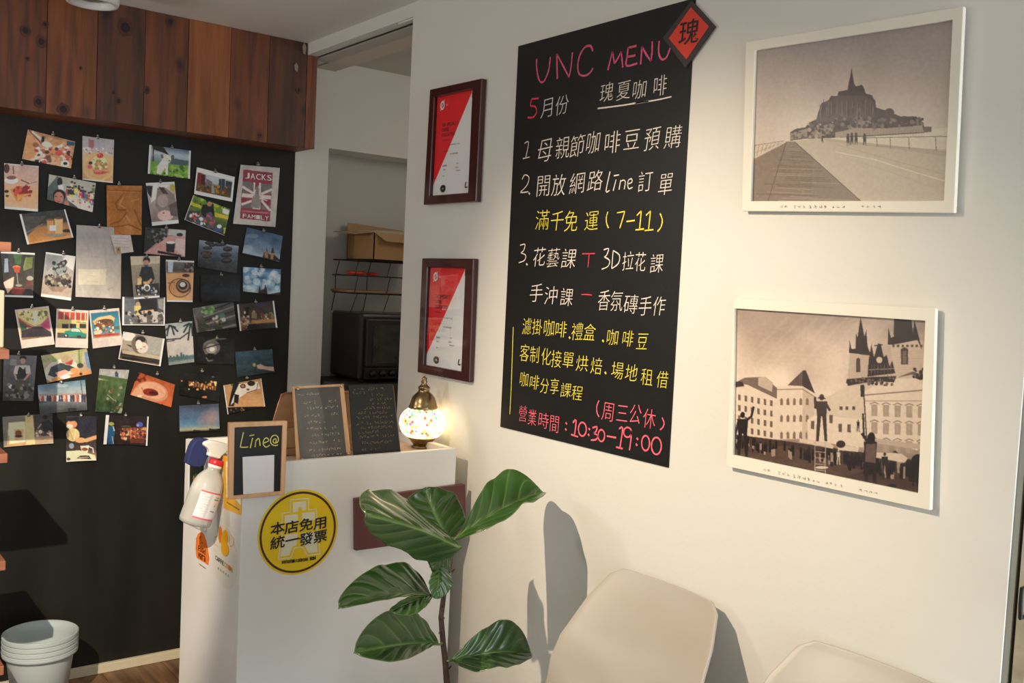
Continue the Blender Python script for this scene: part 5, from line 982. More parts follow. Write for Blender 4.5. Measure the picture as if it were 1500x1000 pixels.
# ------------------------------------------------------------------ reception counter
CX0, CX1, CY0, CY1, CZ = 0.917, 1.547, 2.25, 2.665, 1.0
ct = thing('reception_counter', 'white laminate reception counter with stickers on its front and side', 'counter', ((CX0+CX1)/2, (CY0+CY1)/2, 0))
T = 0.018
box('front_panel', CX0, CX1, CY0, CY0+T, 0, CZ, M_WHITE, ct, b=.0015)
box('side_panel', CX0, CX0+T, CY0+T, CY1, 0, CZ, M_WHITE, ct, b=.0015)
box('side_panel', CX1-T, CX1, CY0+T, CY1, 0, CZ, M_WHITE, ct, b=.0015)
box('back_panel', CX0+T, CX1-T, CY1-T, CY1, 0, CZ, M_WHITE, ct, b=.0015)
TZ = CZ-0.022
box('recessed_top', CX0+T, CX1-T, CY0+T, CY1-T, TZ-.018, TZ, mat('pinkish_cream_laminate', (206, 180, 160), .5), ct)
def plq(axis, d_, pts): 
    P_ = Plane(axis, d_); return [P_.p(*p) for p in pts], P_
def flat(name, pts3, n, lift, m, parent):
    """thin flat cut-out on a plane, 0.4 mm thick"""
    a = [np.asarray(p)+n*lift for p in pts3]; b_ = [np.asarray(p)+n*(lift-.0004) for p in pts3]; k = len(a)
    F = [tuple(range(k)), tuple(range(2*k-1, k-1, -1))]+[(i, i+k, (i+1) % k+k, (i+1) % k) for i in range(k)]
    return mesh_obj(name, a+b_, F, m, parent)
def flat_vf(pts3, n, lift): return [tuple(np.asarray(p)+n*lift) for p in pts3], [tuple(range(len(pts3)))]
# round yellow sticker
PS = Plane('y', CY0); zs = lambda x, y: PS.p(375+x/7.146, 710+y/7.143); nS = np.array([0, -1.0, 0])
cs = zs(445, 494); rs = (zs(862, 494)[0]-zs(28, 494)[0])/2
st = thing('round_yellow_sticker', 'large round yellow sticker with bold black characters on the counter front', 'sticker', tuple(cs))
disc = lambda r, n=48: [cs+np.array([r*math.cos(t), 0, r*math.sin(t)]) for t in np.linspace(0, 2*math.pi, n+1)[:-1]]
M_YEL = mat('sticker_yellow', (234, 198, 0), .4); M_BRN = mat('sticker_brown', (66, 26, 24), .4); M_EMB = mat('sticker_pale', (226, 218, 190), .45); M_INK = mat('sticker_black', (16, 14, 14), .45)
flat('sticker_disc', disc(rs), nS, .0006, M_YEL, st)
part_from('brown_ring', ribbon_vf([p for p in disc(rs*.925, 60)]+[disc(rs*.925, 60)[0]], rs*.052, nS, .0008, 0), M_BRN, st)
em = [ribbon_vf([zs(*p)], .001, nS) for p in []]
def pl(pts, w): 
    out = []
    for a, b in zip(pts, pts[1:]): out.append(ribbon_vf([zs(*a), zs(*b)], w, nS, .0009, 0))
    return out
em += pl([(355,155),(550,140),(550,262),(628,250),(640,480),(668,720),(535,738),(490,650),(402,655),(366,758),(232,778),(268,560),(272,295),(358,285),(355,155)], .0026)
for q_ in ([(385,182),(522,168),(522,262),(482,268),(478,232),(440,236),(440,275),(385,290)], [(296,322),(436,302),(440,380),(300,400)], [(478,292),(612,280),(618,365),(480,372)], [(300,520),(435,510),(420,635),(385,640),(345,735),(250,750),(275,610)], [(480,500),(620,490),(645,700),(550,712),(505,630)]): em.append(flat_vf([zs(*p) for p in q_][::-1], nS, .0009))
part_from('pale_emblem', merge(em), M_EMB, st)
tx = []
for s_, ps, h_ in (('本店免用', [(225,452),(372,437),(522,412),(672,395)], 122), ('統一發票', [(225,600),(378,573),(522,560),(672,535)], 122), ('財政部臺北國稅局', lin_pos(285, 806, 525, 778, 8), 34), ('監製', [(578,768),(608,764)], 34)):
    for ch, p in zip(s_, ps):
        c_ = zs(*p)+nS*.0012; w_ = h_/7.143*(2.25/FPX)*1.22
        for kk, (sx_, sz_) in enumerate(((0, 0), (.022, 0), (-.022, 0), (0, .022), (0, -.022))): tx.append(glyph_at(ch, c_+np.array([w_*sx_, -.0001*kk, w_*sz_]), np.array([w_*1.16*(1.0 if h_ > 50 else .95), 0, w_*.10]), np.array([0, 0, w_*1.03]), 0.0))
part_from('bold_lettering', merge(tx), M_INK, st)
# maroon plaque
qm, _ = plq('y', CY0-.0155, [(521, 730.5), (681.5, 709), (683, 784), (521.5, 806.5)])
tag(slab('maroon_plaque', qm, .015, mat('maroon_board', (92, 48, 44), .4, var=.1, vscale=20), None, .001), 'blank maroon board fixed across the counter front behind the plant', 'board')
# Line@ chalkboard
YL = CY0-.0125
qo, PLn = plq('y', YL, [(336, 619), (421.3, 616.5), (417.5, 724.5), (335.5, 732)]); qi, _ = plq('y', YL, [(344, 626), (414.2, 623), (411.5, 719.5), (342.3, 726)])
lb = thing('small_chalkboard', 'small wood-framed chalkboard with yellow handwriting on the counter corner', 'chalkboard', tuple(np.mean(qo, 0)+np.array([0, .012, 0])))
M_PINE = wood_mat('pine_wood', (206, 154, 108), (232, 184, 138), 0, 'z', 1.2, .5)
v, f = frame_vf(qo, qi, .012); bev(mesh_obj('frame', v, f, M_PINE, lb), .0015)
slab('board', [p+np.array([0, .005, 0]) for p in qi], .004, M_BOARD, lb)
z9 = lambda x, y: Plane('y', YL+.005).p(240+x/6.25, 580+y/6.25)
tx = [ribbon_vf([z9(*p) for p in s_], .0026, nS, .0008, seed=i) for i, s_ in enumerate(([(728,330),(712,400),(698,466)], [(698,466),(735,468),(770,464)], [(812,382),(800,430),(790,474)], [(782,362),(826,354)], [(842,400),(838,432),(834,466)], [(838,420),(860,388),(874,400),(880,456)], [(906,432),(958,408),(944,382),(918,394),(908,436),(934,466),(968,448)], [(x_-12, y_) for x_, y_ in ((1036,430),(1014,424),(1014,398),(1034,390),(1040,408),(1034,428),(1054,418),(1060,388),(1038,358),(1004,366),(986,402),(998,440),(1034,452),(1056,444))]))]
part_from('chalk_lettering', merge(tx), mat('chalk_pale_yellow', (226, 214, 110), .8), lb)
flat('blank_card', [z9(*p) for p in ((720, 557), (1010, 537), (1005, 873), (726, 898))][::-1], nS, .0008, mat('card_white', (232, 228, 228), .5), lb)
# ------------------------------------------------------------------ stickers and cards on the counter's left side (plane x = CX0)
nX = np.array([-1.0, 0, 0]); zx = lambda x, y: Plane('x', CX0).p(260+x/9.09, 760+y/9.09)
s1 = thing('orange_arch_sticker', 'small orange arch-shaped sticker with black lettering on the counter side', 'sticker', tuple(zx(330, 400)))
flat('sticker_base', [zx(*p) for p in ((315,170),(275,195),(250,260),(243,400),(258,515),(412,612),(426,520),(408,400),(378,262),(345,188))], nX, .0008, mat('sticker_orange', (232, 120, 44), .45), s1)
def sx_text(s_, a, b, h_, m, par, name, th=.01, lift=.0014):
    A, B = zx(*a), zx(*b); U = (B-A)/max(1, len(s_)-1) if len(s_) > 1 else np.array([0, -.02, 0]); hm = h_/9.09*CX0*2.5/FPX*1.05; tt = []
    for i, ch in enumerate(s_): tt.append(glyph_at(ch, A+U*i+nX*lift, U*.86, np.array([0, 0, hm]), 0)); tt.append(glyph_at(ch, A+U*(i+.06)+nX*(lift+.0002), U*.86, np.array([0, 0, hm]), 0))
    return part_from(name, merge(tt), m, par)
sx_text('Food', (293, 385), (365, 430), 80, M_INK, s1, 'lettering', .02); sx_text('Wara', (293, 480), (368, 525), 78, M_INK, s1, 'lettering', .02); 
t_ = []; rnd = random.Random(8)
for k in range(10):
    a = (305+rnd.uniform(-5, 40), 240+rnd.uniform(-15, 30)) if k < 6 else (318+rnd.uniform(-12, 22), 310+rnd.uniform(-15, 20)); t_.append(ribbon_vf([zx(*a), zx(a[0]+rnd.uniform(-12, 12), a[1]+rnd.uniform(-18, 18))], .0016, nX, .0014))
for k in range(9): a = (295+k*10, 590+k*7); t_.append(ribbon_vf([zx(*a), zx(a[0]+4, a[1]+16)], .0018, nX, .0014))
part_from('small_print', merge(t_), M_INK, s1)
s2 = thing('coffee_logo_sticker', 'round pale sticker with yellow and orange bean logo on the counter side', 'sticker', tuple(zx(620, 450)))
ang = np.linspace(0, 2*math.pi, 33)[:-1]
c_ = zx(628, 500); ry_, rz_ = abs(zx(800, 500)[1]-zx(455, 500)[1])/2, abs(zx(628, 80)[2]-zx(628, 925)[2])/2
flat('sticker_disc', [c_+np.array([0, -ry_*math.cos(t), rz_*math.sin(t)]) for t in ang], nX, .0005, mat('sticker_cream', (222, 216, 202), .3), s2)
def sell(x, y, rx, ry, m, lift, rot=0):
    return flat('logo_bean', [zx(x+rx*math.cos(t)*math.cos(rot)-ry*math.sin(t)*math.sin(rot), y+rx*math.cos(t)*math.sin(rot)+ry*math.sin(t)*math.cos(rot)) for t in ang[::-1]], nX, lift, m, s2)
sell(575, 205, 26, 112, mat('logo_orange', (214, 130, 50), .45), .0011, 0); sell(632, 265, 44, 122, mat('logo_yellow', (236, 172, 30), .45), .0016, .1); sell(640, 400, 50, 92, mat('logo_yellow', (236, 172, 30), .45), .0021, -.1)
t_ = [ribbon_vf([zx(*p) for p in s_], .0028, nX, .0012, 0) for s_ in ([(545,215),(500,250),(498,320),(545,360)], [(690,200),(700,270),(680,300)], [(720,215),(755,270),(745,340),(700,365)])]; part_from('logo_swirl', merge(t_), mat('logo_pale_yellow', (226, 190, 110), .5), s2)
sx_text('CAFFE', (520, 512), (612, 585), 62, M_INK, s2, 'lettering'); sx_text('COIN', (642, 605), (722, 668), 62, mat('logo_orange', (214, 130, 50), .45), s2, 'lettering')
t_ = [ribbon_vf([zx(550+k*33+dx, 640+k*25), zx(552+k*33+dx, 672+k*25)], .0012, nX, .0012) for k in range(5) for dx in (-5, 4)]; part_from('small_print', merge(t_), M_INK, s2)
qy = [Plane('x', CX0).p(*p) for p in ((327, 666), (356.5, 679.5), (357.3, 757), (328, 743.5))]
qy = [np.array([CX0-.0008, max(p[1], CY0+.001), p[2]]) for p in qy]
cv = Canvas(50, 70, (224, 168, 40), 2); cv.poly((232, 226, 216), [(.16, .10), (.95, .04), (.95, .80), (.55, .70), (.18, .78)]); cv.poly((224, 176, 60), [(.2, .2), (.3, .2), (.4, .6), (.25, .7)]); cv.line((90, 60, 30), .02, [(.2, .86), (.9, .90)])
ys = thing('yellow_card', 'yellow-bordered card on the counter side behind the small chalkboard', 'card', tuple(np.mean(qy, 0))); print_sheet('sheet', Quad(qy), cv, M_PRINT, ys, (1.2, 1.2, 1.2))
# white-framed dark card at the back of the counter's left side
PB_ = Plane('x', CX0-.006); qo = [PB_.p(*p) for p in ((274.5, 642), (301, 646), (299, 778), (273.5, 766))]; qi = [PB_.p(*p) for p in ((277, 648), (299, 652), (297, 774), (276, 762))]
wc = thing('framed_menu_card', 'dark card with thin white rim behind the hanging spray bottle', 'card', tuple(np.mean(qo, 0)))
v, f = frame_vf(qo, qi, .0055); bev(mesh_obj('rim', v, f, M_WHITE, wc), .001)
qi2 = [p+np.array([.002, 0, 0]) for p in qi]; cv = Canvas(30, 80, (24, 28, 26), 2); cv.specks([(60, 110, 40), (150, 110, 40), (120, 40, 30)], 14, .1, .3, .9, .95, .05, 3); print_sheet('dark_sheet', Quad(qi2), cv, M_PRINT, wc, (1.2, 1.2, 1.2))

# ------------------------------------------------------------------ spray bottle hanging on the counter edge
YS = 2.385
B0 = ony(284, 768, YS); B1 = ony(315.5, 680.5, YS); axv = (B1-B0); Lb = np.linalg.norm(axv); axv /= Lb
sb = thing('spray_bottle', 'clear spray bottle with red collar hanging tilted on the counter side', 'spray bottle', tuple(B0))
m_pl = mat('frosted_plastic', (226, 224, 218), .25, trans=.55, ior=1.15, coat=.2)
lathe('bottle_body', [(.030, .000), (.0385, .004), (.0405, .012), (.0400, .086), (.0385, .103), (.0335, .120), (.0245, .134), (.0175, .141), (.0165, .145), (.0165, Lb-.006)], B0, m_pl, sb, 40, axv)
lathe('neck_ring', [(.0170, Lb-.008), (.0178, Lb-.006), (.0178, Lb-.001), (.0165, Lb)], B0, mat('white_plastic', (234, 230, 222), .35), sb, 28, axv)
lathe('red_collar', [(.0178, Lb), (.0182, Lb+.001), (.0178, Lb+.013), (.0160, Lb+.014)], B0, mat('red_plastic_collar', (206, 40, 50), .35), sb, 28, axv)
# label wrapped round the side facing the room
side = np.cross(axv, np.array([0, -1.0, 0])); side /= np.linalg.norm(side); fr = np.cross(side, axv)
if fr[1] > 0: fr = -fr
side = np.cross(fr, axv)
if side[0] < 0: side = -side
Vl, Cl = [], []; nu, nv = 40, 46; cv = Canvas(nu, nv, (206, 202, 200), 2); cv.poly((200, 60, 66), [(0, 0), (1, 0), (1, .05), (0, .05)]); cv.poly((200, 60, 66), [(0, .95), (1, .95), (1, 1), (0, 1)])
for k in range(9): cv.line((150, 146, 150), .012, [(.06, .12+.085*k), (.06+.5*((k*37 % 10)/10.+.4)*.7, .12+.085*k)], .8)
cv.line((70, 66, 70), .025, [(.65, .16), (.82, .16)]); cv.line((70, 66, 70), .03, [(.62, .24), (.86, .25)]); cv.ell((190, 60, 60), .72, .46, .02, .04); cv.line((70, 66, 70), .03, [(.6, .66), (.8, .67)]); cv.line((150, 150, 152), .10, [(.45, .1), (.42, .9)], .35)
cl = np.clip(lin(cv.out())*1.25, 0, .9)
for j in range(nv):
    for i_ in range(nu):
        a = math.radians(-38 + 92*i_/(nu-1)); h_ = .092 - .070*j/(nv-1); Vl.append(B0+axv*h_+(.0408)*(side*math.sin(a)+fr*math.cos(a))); Cl.append(cl[j, i_])
idx = np.arange(nu*nv).reshape(nv, nu); F = np.stack([idx[:-1, :-1], idx[1:, :-1], idx[1:, 1:], idx[:-1, 1:]], -1).reshape(-1, 4)
mesh_obj('label', Vl, F.tolist(), M_PRINT, sb, smooth=True, colors=np.array(Cl))
def extrude_px(name, pts, yy, t, m, parent, b=.003, z=None):
    z = z or (lambda x, y: (255+x/6.244, 630+y/6.25)); a = [ony(*z(*p), yy) for p in pts]; k = len(a); bk = [p+np.array([0, t, 0]) for p in a]
    F = [tuple(range(k))[::-1], tuple(range(k, 2*k))]+[(i, (i+1) % k, (i+1) % k+k, i+k) for i in range(k)]
    return bev(mesh_obj(name, a+bk, F, m, parent), b, 3)
extrude_px('trigger_head', [(280,128),(298,112),(345,94),(420,110),(505,132),(505,180),(478,205),(440,236),(424,264),(316,238),(326,205),(322,182),(302,160),(286,150)], YS-.011, .022, mat('white_plastic', (234, 230, 222), .35), sb, .004)
extrude_px('navy_cover', [(180,120),(215,85),(262,78),(335,92),(350,104),(300,125),(325,190),(322,236),(300,262),(282,322),(230,338),(165,332),(120,306),(135,240),(160,160)], YS+.013, .030, mat('navy_cloth', (34, 42, 88), .75, bump=.3, bscale=160), sb, .009)

# ------------------------------------------------------------------ things standing in the counter tray
YT = 2.43
pst = thing('plank_stand', 'light wooden slatted stand with copper rim behind the acrylic menu', 'stand', tuple(ony(460, 670, YT)))
M_BIRCH = [wood_mat('birch_%d' % i, a, b, 0, 'x', 1.0, .5, i) for i, (a, b) in enumerate([((186, 146, 104), (206, 168, 124)), ((196, 166, 122), (214, 186, 140)), ((188, 156, 112), (206, 176, 130))])]
tzp = lambda px, pz: np.array([ony(px, 600, YT)[0], YT, pz])
zr = [ony(414, 577, YT)[2], ony(430, 626, YT)[2], ony(430, 656, YT)[2], TZ+.0005]
xl = [ony(414, 577, YT)[0], ony(399, 626, YT)[0], ony(392, 656, YT)[0], ony(390, 680, YT)[0]]; xr = ony(519, 600, YT)[0]
for k in range(3): slab('slat', [np.array([xl[k], YT, zr[k]]), np.array([xr, YT, zr[k]]), np.array([xr, YT, zr[k+1]+.0012]), np.array([xl[k+1], YT, zr[k+1]+.0012])], .012, M_BIRCH[k], pst, .001)
for xx in (xl[2]+.03, xr-.03): box('foot', xx-.01, xx+.01, YT+.012, YT+.09, TZ, TZ+.012, M_BIRCH[1], pst)
cop = mat('copper', (196, 130, 100), .3, metal=.8)
tube('copper_rim', [ony(392, 645, YT-.002), ony(401, 615, YT-.002), ony(409, 588, YT-.002), ony(413.5, 577.5, YT-.002), ony(419, 575.2, YT-.002), np.array([xr, YT-.002, zr[0]+.002])], .0026, cop, pst)
def ext(q_, k): return [q_[0], q_[1], q_[2]+(q_[2]-q_[1])*k, q_[3]+(q_[3]-q_[0])*k]
def to_tray(q_):
    out = []
    for t_, b_ in ((q_[1], q_[2]), (q_[0], q_[3])): k = (TZ+.0006-b_[2])/(b_[2]-t_[2]); out.append(b_+(b_-t_)*k)
    return [q_[0], q_[1], out[0], out[1]]
def scribble(quad, rows, seed, m, parent, w=.0012, off=.0008, u0=.1, u1=.92, name='handwriting', den=1.0, h=.016):
    rnd = random.Random(seed); tt = []
    for v_, a, b in rows:
        u = a
        while u < b:
            for _ in range(4):
                x, y = u+rnd.uniform(-.018, .018), v_+rnd.uniform(-h, h); tt.append(ribbon_vf([quad.at(x, y), quad.at(x+rnd.uniform(-.022, .022), y+rnd.uniform(-h, h)*.8)], w, quad.n, off))
            u += rnd.choice([.05, .06, .06, .11])/den
    part_from(name, merge(tt), m, parent)
ya_, yb2 = 2.345, 2.296
qa = [ony(428.5, 562, ya_), ony(505, 558, ya_), ony(516, 662, yb2), ony(434.6, 667, yb2)]; 
ac = thing('acrylic_menu_stand', 'leaning acrylic-covered price list with brass studs on the counter', 'menu stand', tuple(to_tray(qa)[3]))
qw = to_tray(qa); Qa = Quad(qw); nA = Qa.n; sh = lambda q_, d_: [p+nA*d_ for p in q_]
slab('wooden_backing', sh([Qa.at(.02, .03), Qa.at(.99, .03), Qa.at(.99, 1), Qa.at(.02, 1)], -.006), .005, M_PINE, ac)
Qb = Quad(sh([Qa.at(.05, .06), Qa.at(.90, .06), Qa.at(.90, .96), Qa.at(.07, .96)], -.0035)); slab('dark_sheet', Qb.q, .002, mat('sheet_reflection_grey', (84, 80, 76), .35, coat=.3), ac)  # black sheet, colour raised to grey to stand for the cover's reflection
v, f = slab_vf(qw, .0028); mesh_obj('acrylic_cover', v, f, M_GLASS, ac)
m_cr = mat('cream_ink', (190, 172, 140), .7)
scribble(Qb, [(.09, .08, .5), (.20, .17, .45), (.20, .72, .9), (.28, .25, .92), (.38, .17, .5), (.38, .75, .88), (.47, .25, .7), (.56, .2, .6), (.56, .75, .88), (.65, .3, .92), (.75, .25, .6), (.75, .75, .9), (.85, .2, .9), (.93, .25, .9)], 3, m_cr, ac)
for u_, v_ in ((.09, .065), (.93, .06), (.09, .93), (.93, .90)): lathe('brass_stud', [(.0042, -.001), (.0042, .003), (.002, .0042), (.0, .0042)], Qa.at(u_, v_), mat('brass_stud_metal', (206, 170, 130), .3, metal=.8), ac, 16, nA)
qc = [ony(511, 563.5, ya_+.004), ony(575.5, 562, ya_+.004), ony(585.5, 656, yb2+.006), ony(518, 661, yb2+.006)]; qcw = to_tray(qc); Qc = Quad(qcw)
bc = thing('black_menu_card', 'black handwritten menu card leaning between the acrylic stand and the mosaic lamp', 'menu card', tuple(qcw[3]))
slab('card', qcw, .004, mat('black_card', (34, 33, 32), .5), bc, .0006)
tube('right_edge_strip', [Qc.at(1.004, .02), Qc.at(1.004, 1)], .0013, mat('brown_edge', (120, 84, 66), .5), bc, 6)
scribble(Qc, [(.06, .12, .3), (.06, .45, .8), (.11, .1, .35), (.14, .5, .75), (.20, .45, .92), (.26, .5, .8), (.32, .3, .9), (.38, .18, .8), (.44, .15, .9), (.52, .12, .92), (.58, .2, .9), (.64, .12, .6), (.70, .15, .9), (.78, .2, .9), (.86, .2, .6)], 11, mat('dull_yellow_ink', (130, 118, 72), .7), bc, w=.0011)

# mosaic lamp
LY = 2.41; LC = ony(619, 619, LY); px_m = LY*1.18/FPX*1.0
px_m = float(np.dot(RM[2], LC-np.array([0, 0, EYE])))/FPX
ml = thing('mosaic_lamp', 'lit mosaic glass globe lamp with brass cap and foot on the counter', 'lamp', (LC[0], LY, TZ))
m_br = mat('antique_brass', (150, 128, 92), .28, metal=1.0)
def L2(r, dy): return (r*px_m, -(dy)*px_m)                  # r and picture-row offset from the globe centre
lathe('brass_cap', [L2(21, -21), L2(21.5, -23), L2(20, -26), L2(19, -30), L2(16.5, -38), L2(12, -43), L2(8.5, -46), L2(8, -50), L2(9, -51), L2(8.5, -53), L2(5.5, -55), L2(3.5, -58), L2(5, -60.5), L2(3.2, -63), L2(4, -65), L2(2, -67.5), L2(.2, -69)], LC, m_br, ml, 36)
fz = TZ-LC[2]
lathe('brass_foot', [(.030, fz+.0004), (.031, fz+.004), (.024, fz+.007), (.013, fz+.012), L2(8, 39), L2(11, 34), L2(17, 26), L2(19.5, 23), L2(21, 22), L2(20, 20)], LC, m_br, ml, 36)
# globe of small glass tiles, each its own facet with a grout gap
rg = random.Random(2); Vg, Fg, Cg = [], [], []
def gp(th, ph, r=1.0): 
    R_ = 34.2*px_m*r; zz = math.sin(ph)*24.5*px_m*r; cr = max(0.0, math.cos(ph))**.72; return LC+np.array([R_*cr*math.cos(th), R_*cr*math.sin(th), zz])
NT, NR = 34, 15; pal = [(1, .97, .86)]*14+[(1, .82, .30)]*8+[(.98, .6, .10)]*2+[(.85, .12, .10), (.10, .55, .20), (.15, .30, .85), (.40, .12, .65), (.1, .55, .6), (.45, .12, .05)]
for r_ in range(NR):
    p0 = -1.02+2.04*r_/NR; p1 = -1.02+2.04*(r_+2)/NR
    for t_ in range(NT):
        th = 2*math.pi*(t_+(r_ % 2)*.5)/NT; dt = math.pi/NT*.9; pm = (p0+p1)/2; k = .90
        q_ = [gp(th, pm+(p1-pm)*k), gp(th+dt*1.0, pm), gp(th, pm+(p0-pm)*k), gp(th-dt*1.0, pm)]
        n0 = len(Vg); Vg += [tuple(x) for x in q_]; Fg.append((n0, n0+3, n0+2, n0+1)); c_ = rg.choice(pal); Cg += [c_]*4
m_gl = attr_mat('mosaic_glass_lit', .25, estr=1.7)
mesh_obj('glass_globe', *[[gp(2*math.pi*i_/40, -1.18+2.36*j/20, .985) for j in range(21) for i_ in range(40)], [(j*40+i_, j*40+(i_+1) % 40, (j+1)*40+(i_+1) % 40, (j+1)*40+i_) for j in range(20) for i_ in range(40)]], mat('lit_grout', (250, 226, 180), .5, emit=(255, 214, 130), estr=1.1), ml, smooth=True)
o = mesh_obj('mosaic_tiles', Vg, Fg, m_gl, ml, colors=np.array(Cg)); o['kind'] = 'stuff'

# ------------------------------------------------------------------ wooden wall shelf at the left edge of the picture
YSH = 2.90
sh_px = [(14, 354.5), (12, 512), (10.5, 664), (10, 821), (9.6, 974)]
zsh = [ony(x, y, YSH)[2] for x, y in sh_px]; xsh = float(np.mean([ony(x, y, YSH)[0] for x, y in sh_px]))
su = thing('wooden_shelf_unit', 'set of orange-brown wooden shelves on black posts at the left edge', 'shelf', (xsh-.4, YSH+.15, 0))
m_sh = wood_mat('orange_brown_shelf', (138, 82, 56), (176, 110, 80), .3, 'x', 1.0, .5, 3)
for z_ in zsh: box('shelf_board', xsh-.85, xsh, YSH, YSH+.24, z_-.026, z_, m_sh, su, b=.0015)
for xx in (xsh-.20, xsh-.80):
    for yy in (YSH+.02, YSH+.20): box('post', xx-.012, xx+.012, yy, yy+.02, 0, zsh[0]+.3, M_BLACK, su)
bgx = ony(6.5, 460, YSH+.06)[0]
tag(box('cream_bag', bgx-.11, bgx, YSH+.06, YSH+.14, zsh[1]+.0004, ony(5, 425, YSH+.06)[2], mat('cream_paper', (206, 196, 170), .7), None, b=.004), 'cream paper bag standing on the second shelf at the left edge', 'bag')

# ------------------------------------------------------------------ stack of plastic tubs on the floor
BC = np.array([ony(59.5, 923, 3.35)[0], 3.35, 0]); rim_z = ony(60, 925, 3.35)[2]
m_tub = mat('pale_blue_white_plastic', (196, 208, 208), .4)
RB = .1135; step = .0165; hB = rim_z-3*step
def tub(k):
    z = k*step
    o = thing('plastic_tub', '', 'tub', (BC[0], BC[1], z+.0), 'nested plastic tubs by the black wall')
    h = hB; pr = [(.001, .003), (.073, .003), (RB-.014, h-.030), (RB-.012, h-.0165), (RB-.001, h-.0165), (RB, h-.012), (RB, h-.002), (RB-.002, h), (RB-.005, h), (RB-.0135, h-.008), (RB-.0155, h-.030), (.0715, .0045), (.001, .0045)]
    lathe('body', pr, (BC[0], BC[1], z), m_tub, o, 56, cap=False)
    lathe('rolled_rim', [(RB-.006, h-.0015), (RB-.003, h+.0012), (RB+.0005, h-.0008), (RB+.0005, h-.004), (RB-.001, h-.006)], (BC[0], BC[1], z), m_tub, o, 56, cap=False)
    return o
labs = ['bottom pale blue-white plastic tub of the nested stack, the one on the floor', 'second pale tub from the floor in the nested stack', 'third pale tub from the floor, just under the topmost', 'topmost open pale tub of the nested stack beside the shelves']
for k in range(4): o = tub(k); o['label'] = labs[k]

# ------------------------------------------------------------------ plastic chairs along the right wall
m_ch = mat('light_grey_plastic', (176, 167, 156), .42, var=.01)
m_cu = mat('pale_steel_leg', (150, 148, 144), .35, metal=.7)
def chair(yc, label):
    o = thing('plastic_chair', label, 'chair', (XW-.32, yc, 0), 'grey plastic chairs along the wall')
    prof = [(.006, .828), (.014, .812), (.048, .755), (.098, .67), (.145, .57), (.172, .50), (.220, .455), (.285, .436), (.370, .430), (.455, .434), (.505, .430), (.525, .412)]
    wid = [.134, .161, .189, .210, .214, .220, .226, .232, .236, .232, .220, .200]
    P_ = []
    for i_ in range(len(prof)-1):
        for t in (0, .25, .5, .75): P_.append([(a*(1-t)+b*t) for a, b in zip((*prof[i_], wid[i_]), (*prof[i_+1], wid[i_+1]))])
    P_.append([*prof[-1], wid[-1]]); nv, nu = len(P_), 25; V = []
    for (dx, z_, w_) in P_:
        bk = max(0.0, min(1.0, (z_-.47)/.15)); 
        for j in range(nu):
            u = -1+2*j/(nu-1); cup = .030*min(1.3, abs(u)*w_/.19)**2.4*(.35+.65*bk); rise = .012*abs(u)**3*(1-bk)
            V.append((XW-.012-dx-cup*bk, yc+u*w_, z_+rise))
    F = [(i_*nu+j, (i_+1)*nu+j, (i_+1)*nu+j+1, i_*nu+j+1) for i_ in range(nv-1) for j in range(nu-1)]
    s_ = mesh_obj('seat_shell', V, F, m_ch, o, smooth=True); md = s_.modifiers.new('solid', 'SOLIDIFY'); md.thickness = .007; md.offset = 0; md2 = s_.modifiers.new('b', 'BEVEL'); md2.width = .002; md2.segments = 2
    for sx_, sy_ in ((.14, -.17), (.14, .17), (.46, -.17), (.46, .17)):
        x0_ = XW-.012-sx_; tube('leg', [(x0_+(.03 if sx_ < .3 else -.03), yc+sy_*1.12, 0), (x0_, yc+sy_*.8, .428)], .011, m_cu, o, 12)
    return o
chair(1.445, 'light grey moulded plastic chair nearer the plant, against the wall')
chair(0.925, 'light grey moulded plastic chair at the bottom edge, below the lower picture')

# ------------------------------------------------------------------ fiddle-leaf fig
YPL = 1.86
sp = [ony(662, 806, YPL-.01), ony(658, 832, YPL), ony(650, 872, YPL), ony(646, 904, YPL), ony(649, 940, YPL), ony(652, 966, YPL), ony(654.5, 1000, YPL)]
base = sp[-1].copy(); base[2] = .27; base[0] += .02
fg = thing('potted_fiddle_leaf_fig', 'dark green fiddle-leaf fig plant in front of the counter', 'plant', (base[0], base[1], 0))
stem = sp + [(sp[-1]*.5+base*.5)+np.array([.008, 0, 0]), base-np.array([0, 0, .06])]
v, f = tube_vf(stem, [.004, .0052, .0060, .0064, .0068, .0070, .0074, .0085, .0095], 12); mesh_obj('stem', v, f, mat('dark_bark', (66, 48, 40), .8, var=.35, vscale=60, bump=.6, bscale=90), fg, smooth=True)
for (x_, y_, dx, dz) in ((650, 905, -.018, .004), (657, 838, .014, .008), (649, 890, -.010, .012), (654, 980, .010, .010), (647, 922, -.012, -.006)):
    a = ony(x_, y_, YPL); v, f = tube_vf([a, a+np.array([dx*.6, -.004, dz*.3]), a+np.array([dx, -.006, dz])], [.0028, .002, .0008], 6); mesh_obj('leaf_scar', v, f, mat('dark_bark_scar', (52, 36, 32), .8), fg, smooth=True)
lathe('pot', [(.10, 0), (.105, .01), (.135, .26), (.142, .26), (.142, .285), (.128, .285), (.122, .255)], (base[0], base[1], 0), mat('grey_ceramic_pot', (150, 146, 140), .5), fg, 40)
lathe('soil', [(.0001, .25), (.118, .25), (.118, .262), (.0001, .266)], (base[0], base[1], 0), mat('potting_soil', (50, 36, 28), .9, bump=.8, bscale=60), fg, 32)
M_LEAF = attr_mat('glossy_fig_leaf', .24, coat=.25, spec=.5)
G1, G2, VN = np.array([.030, .088, .018]), np.array([.065, .165, .032]), np.array([.17, .29, .08])
def Z6(x, y): return (480+x*.32, 680+y*.32)
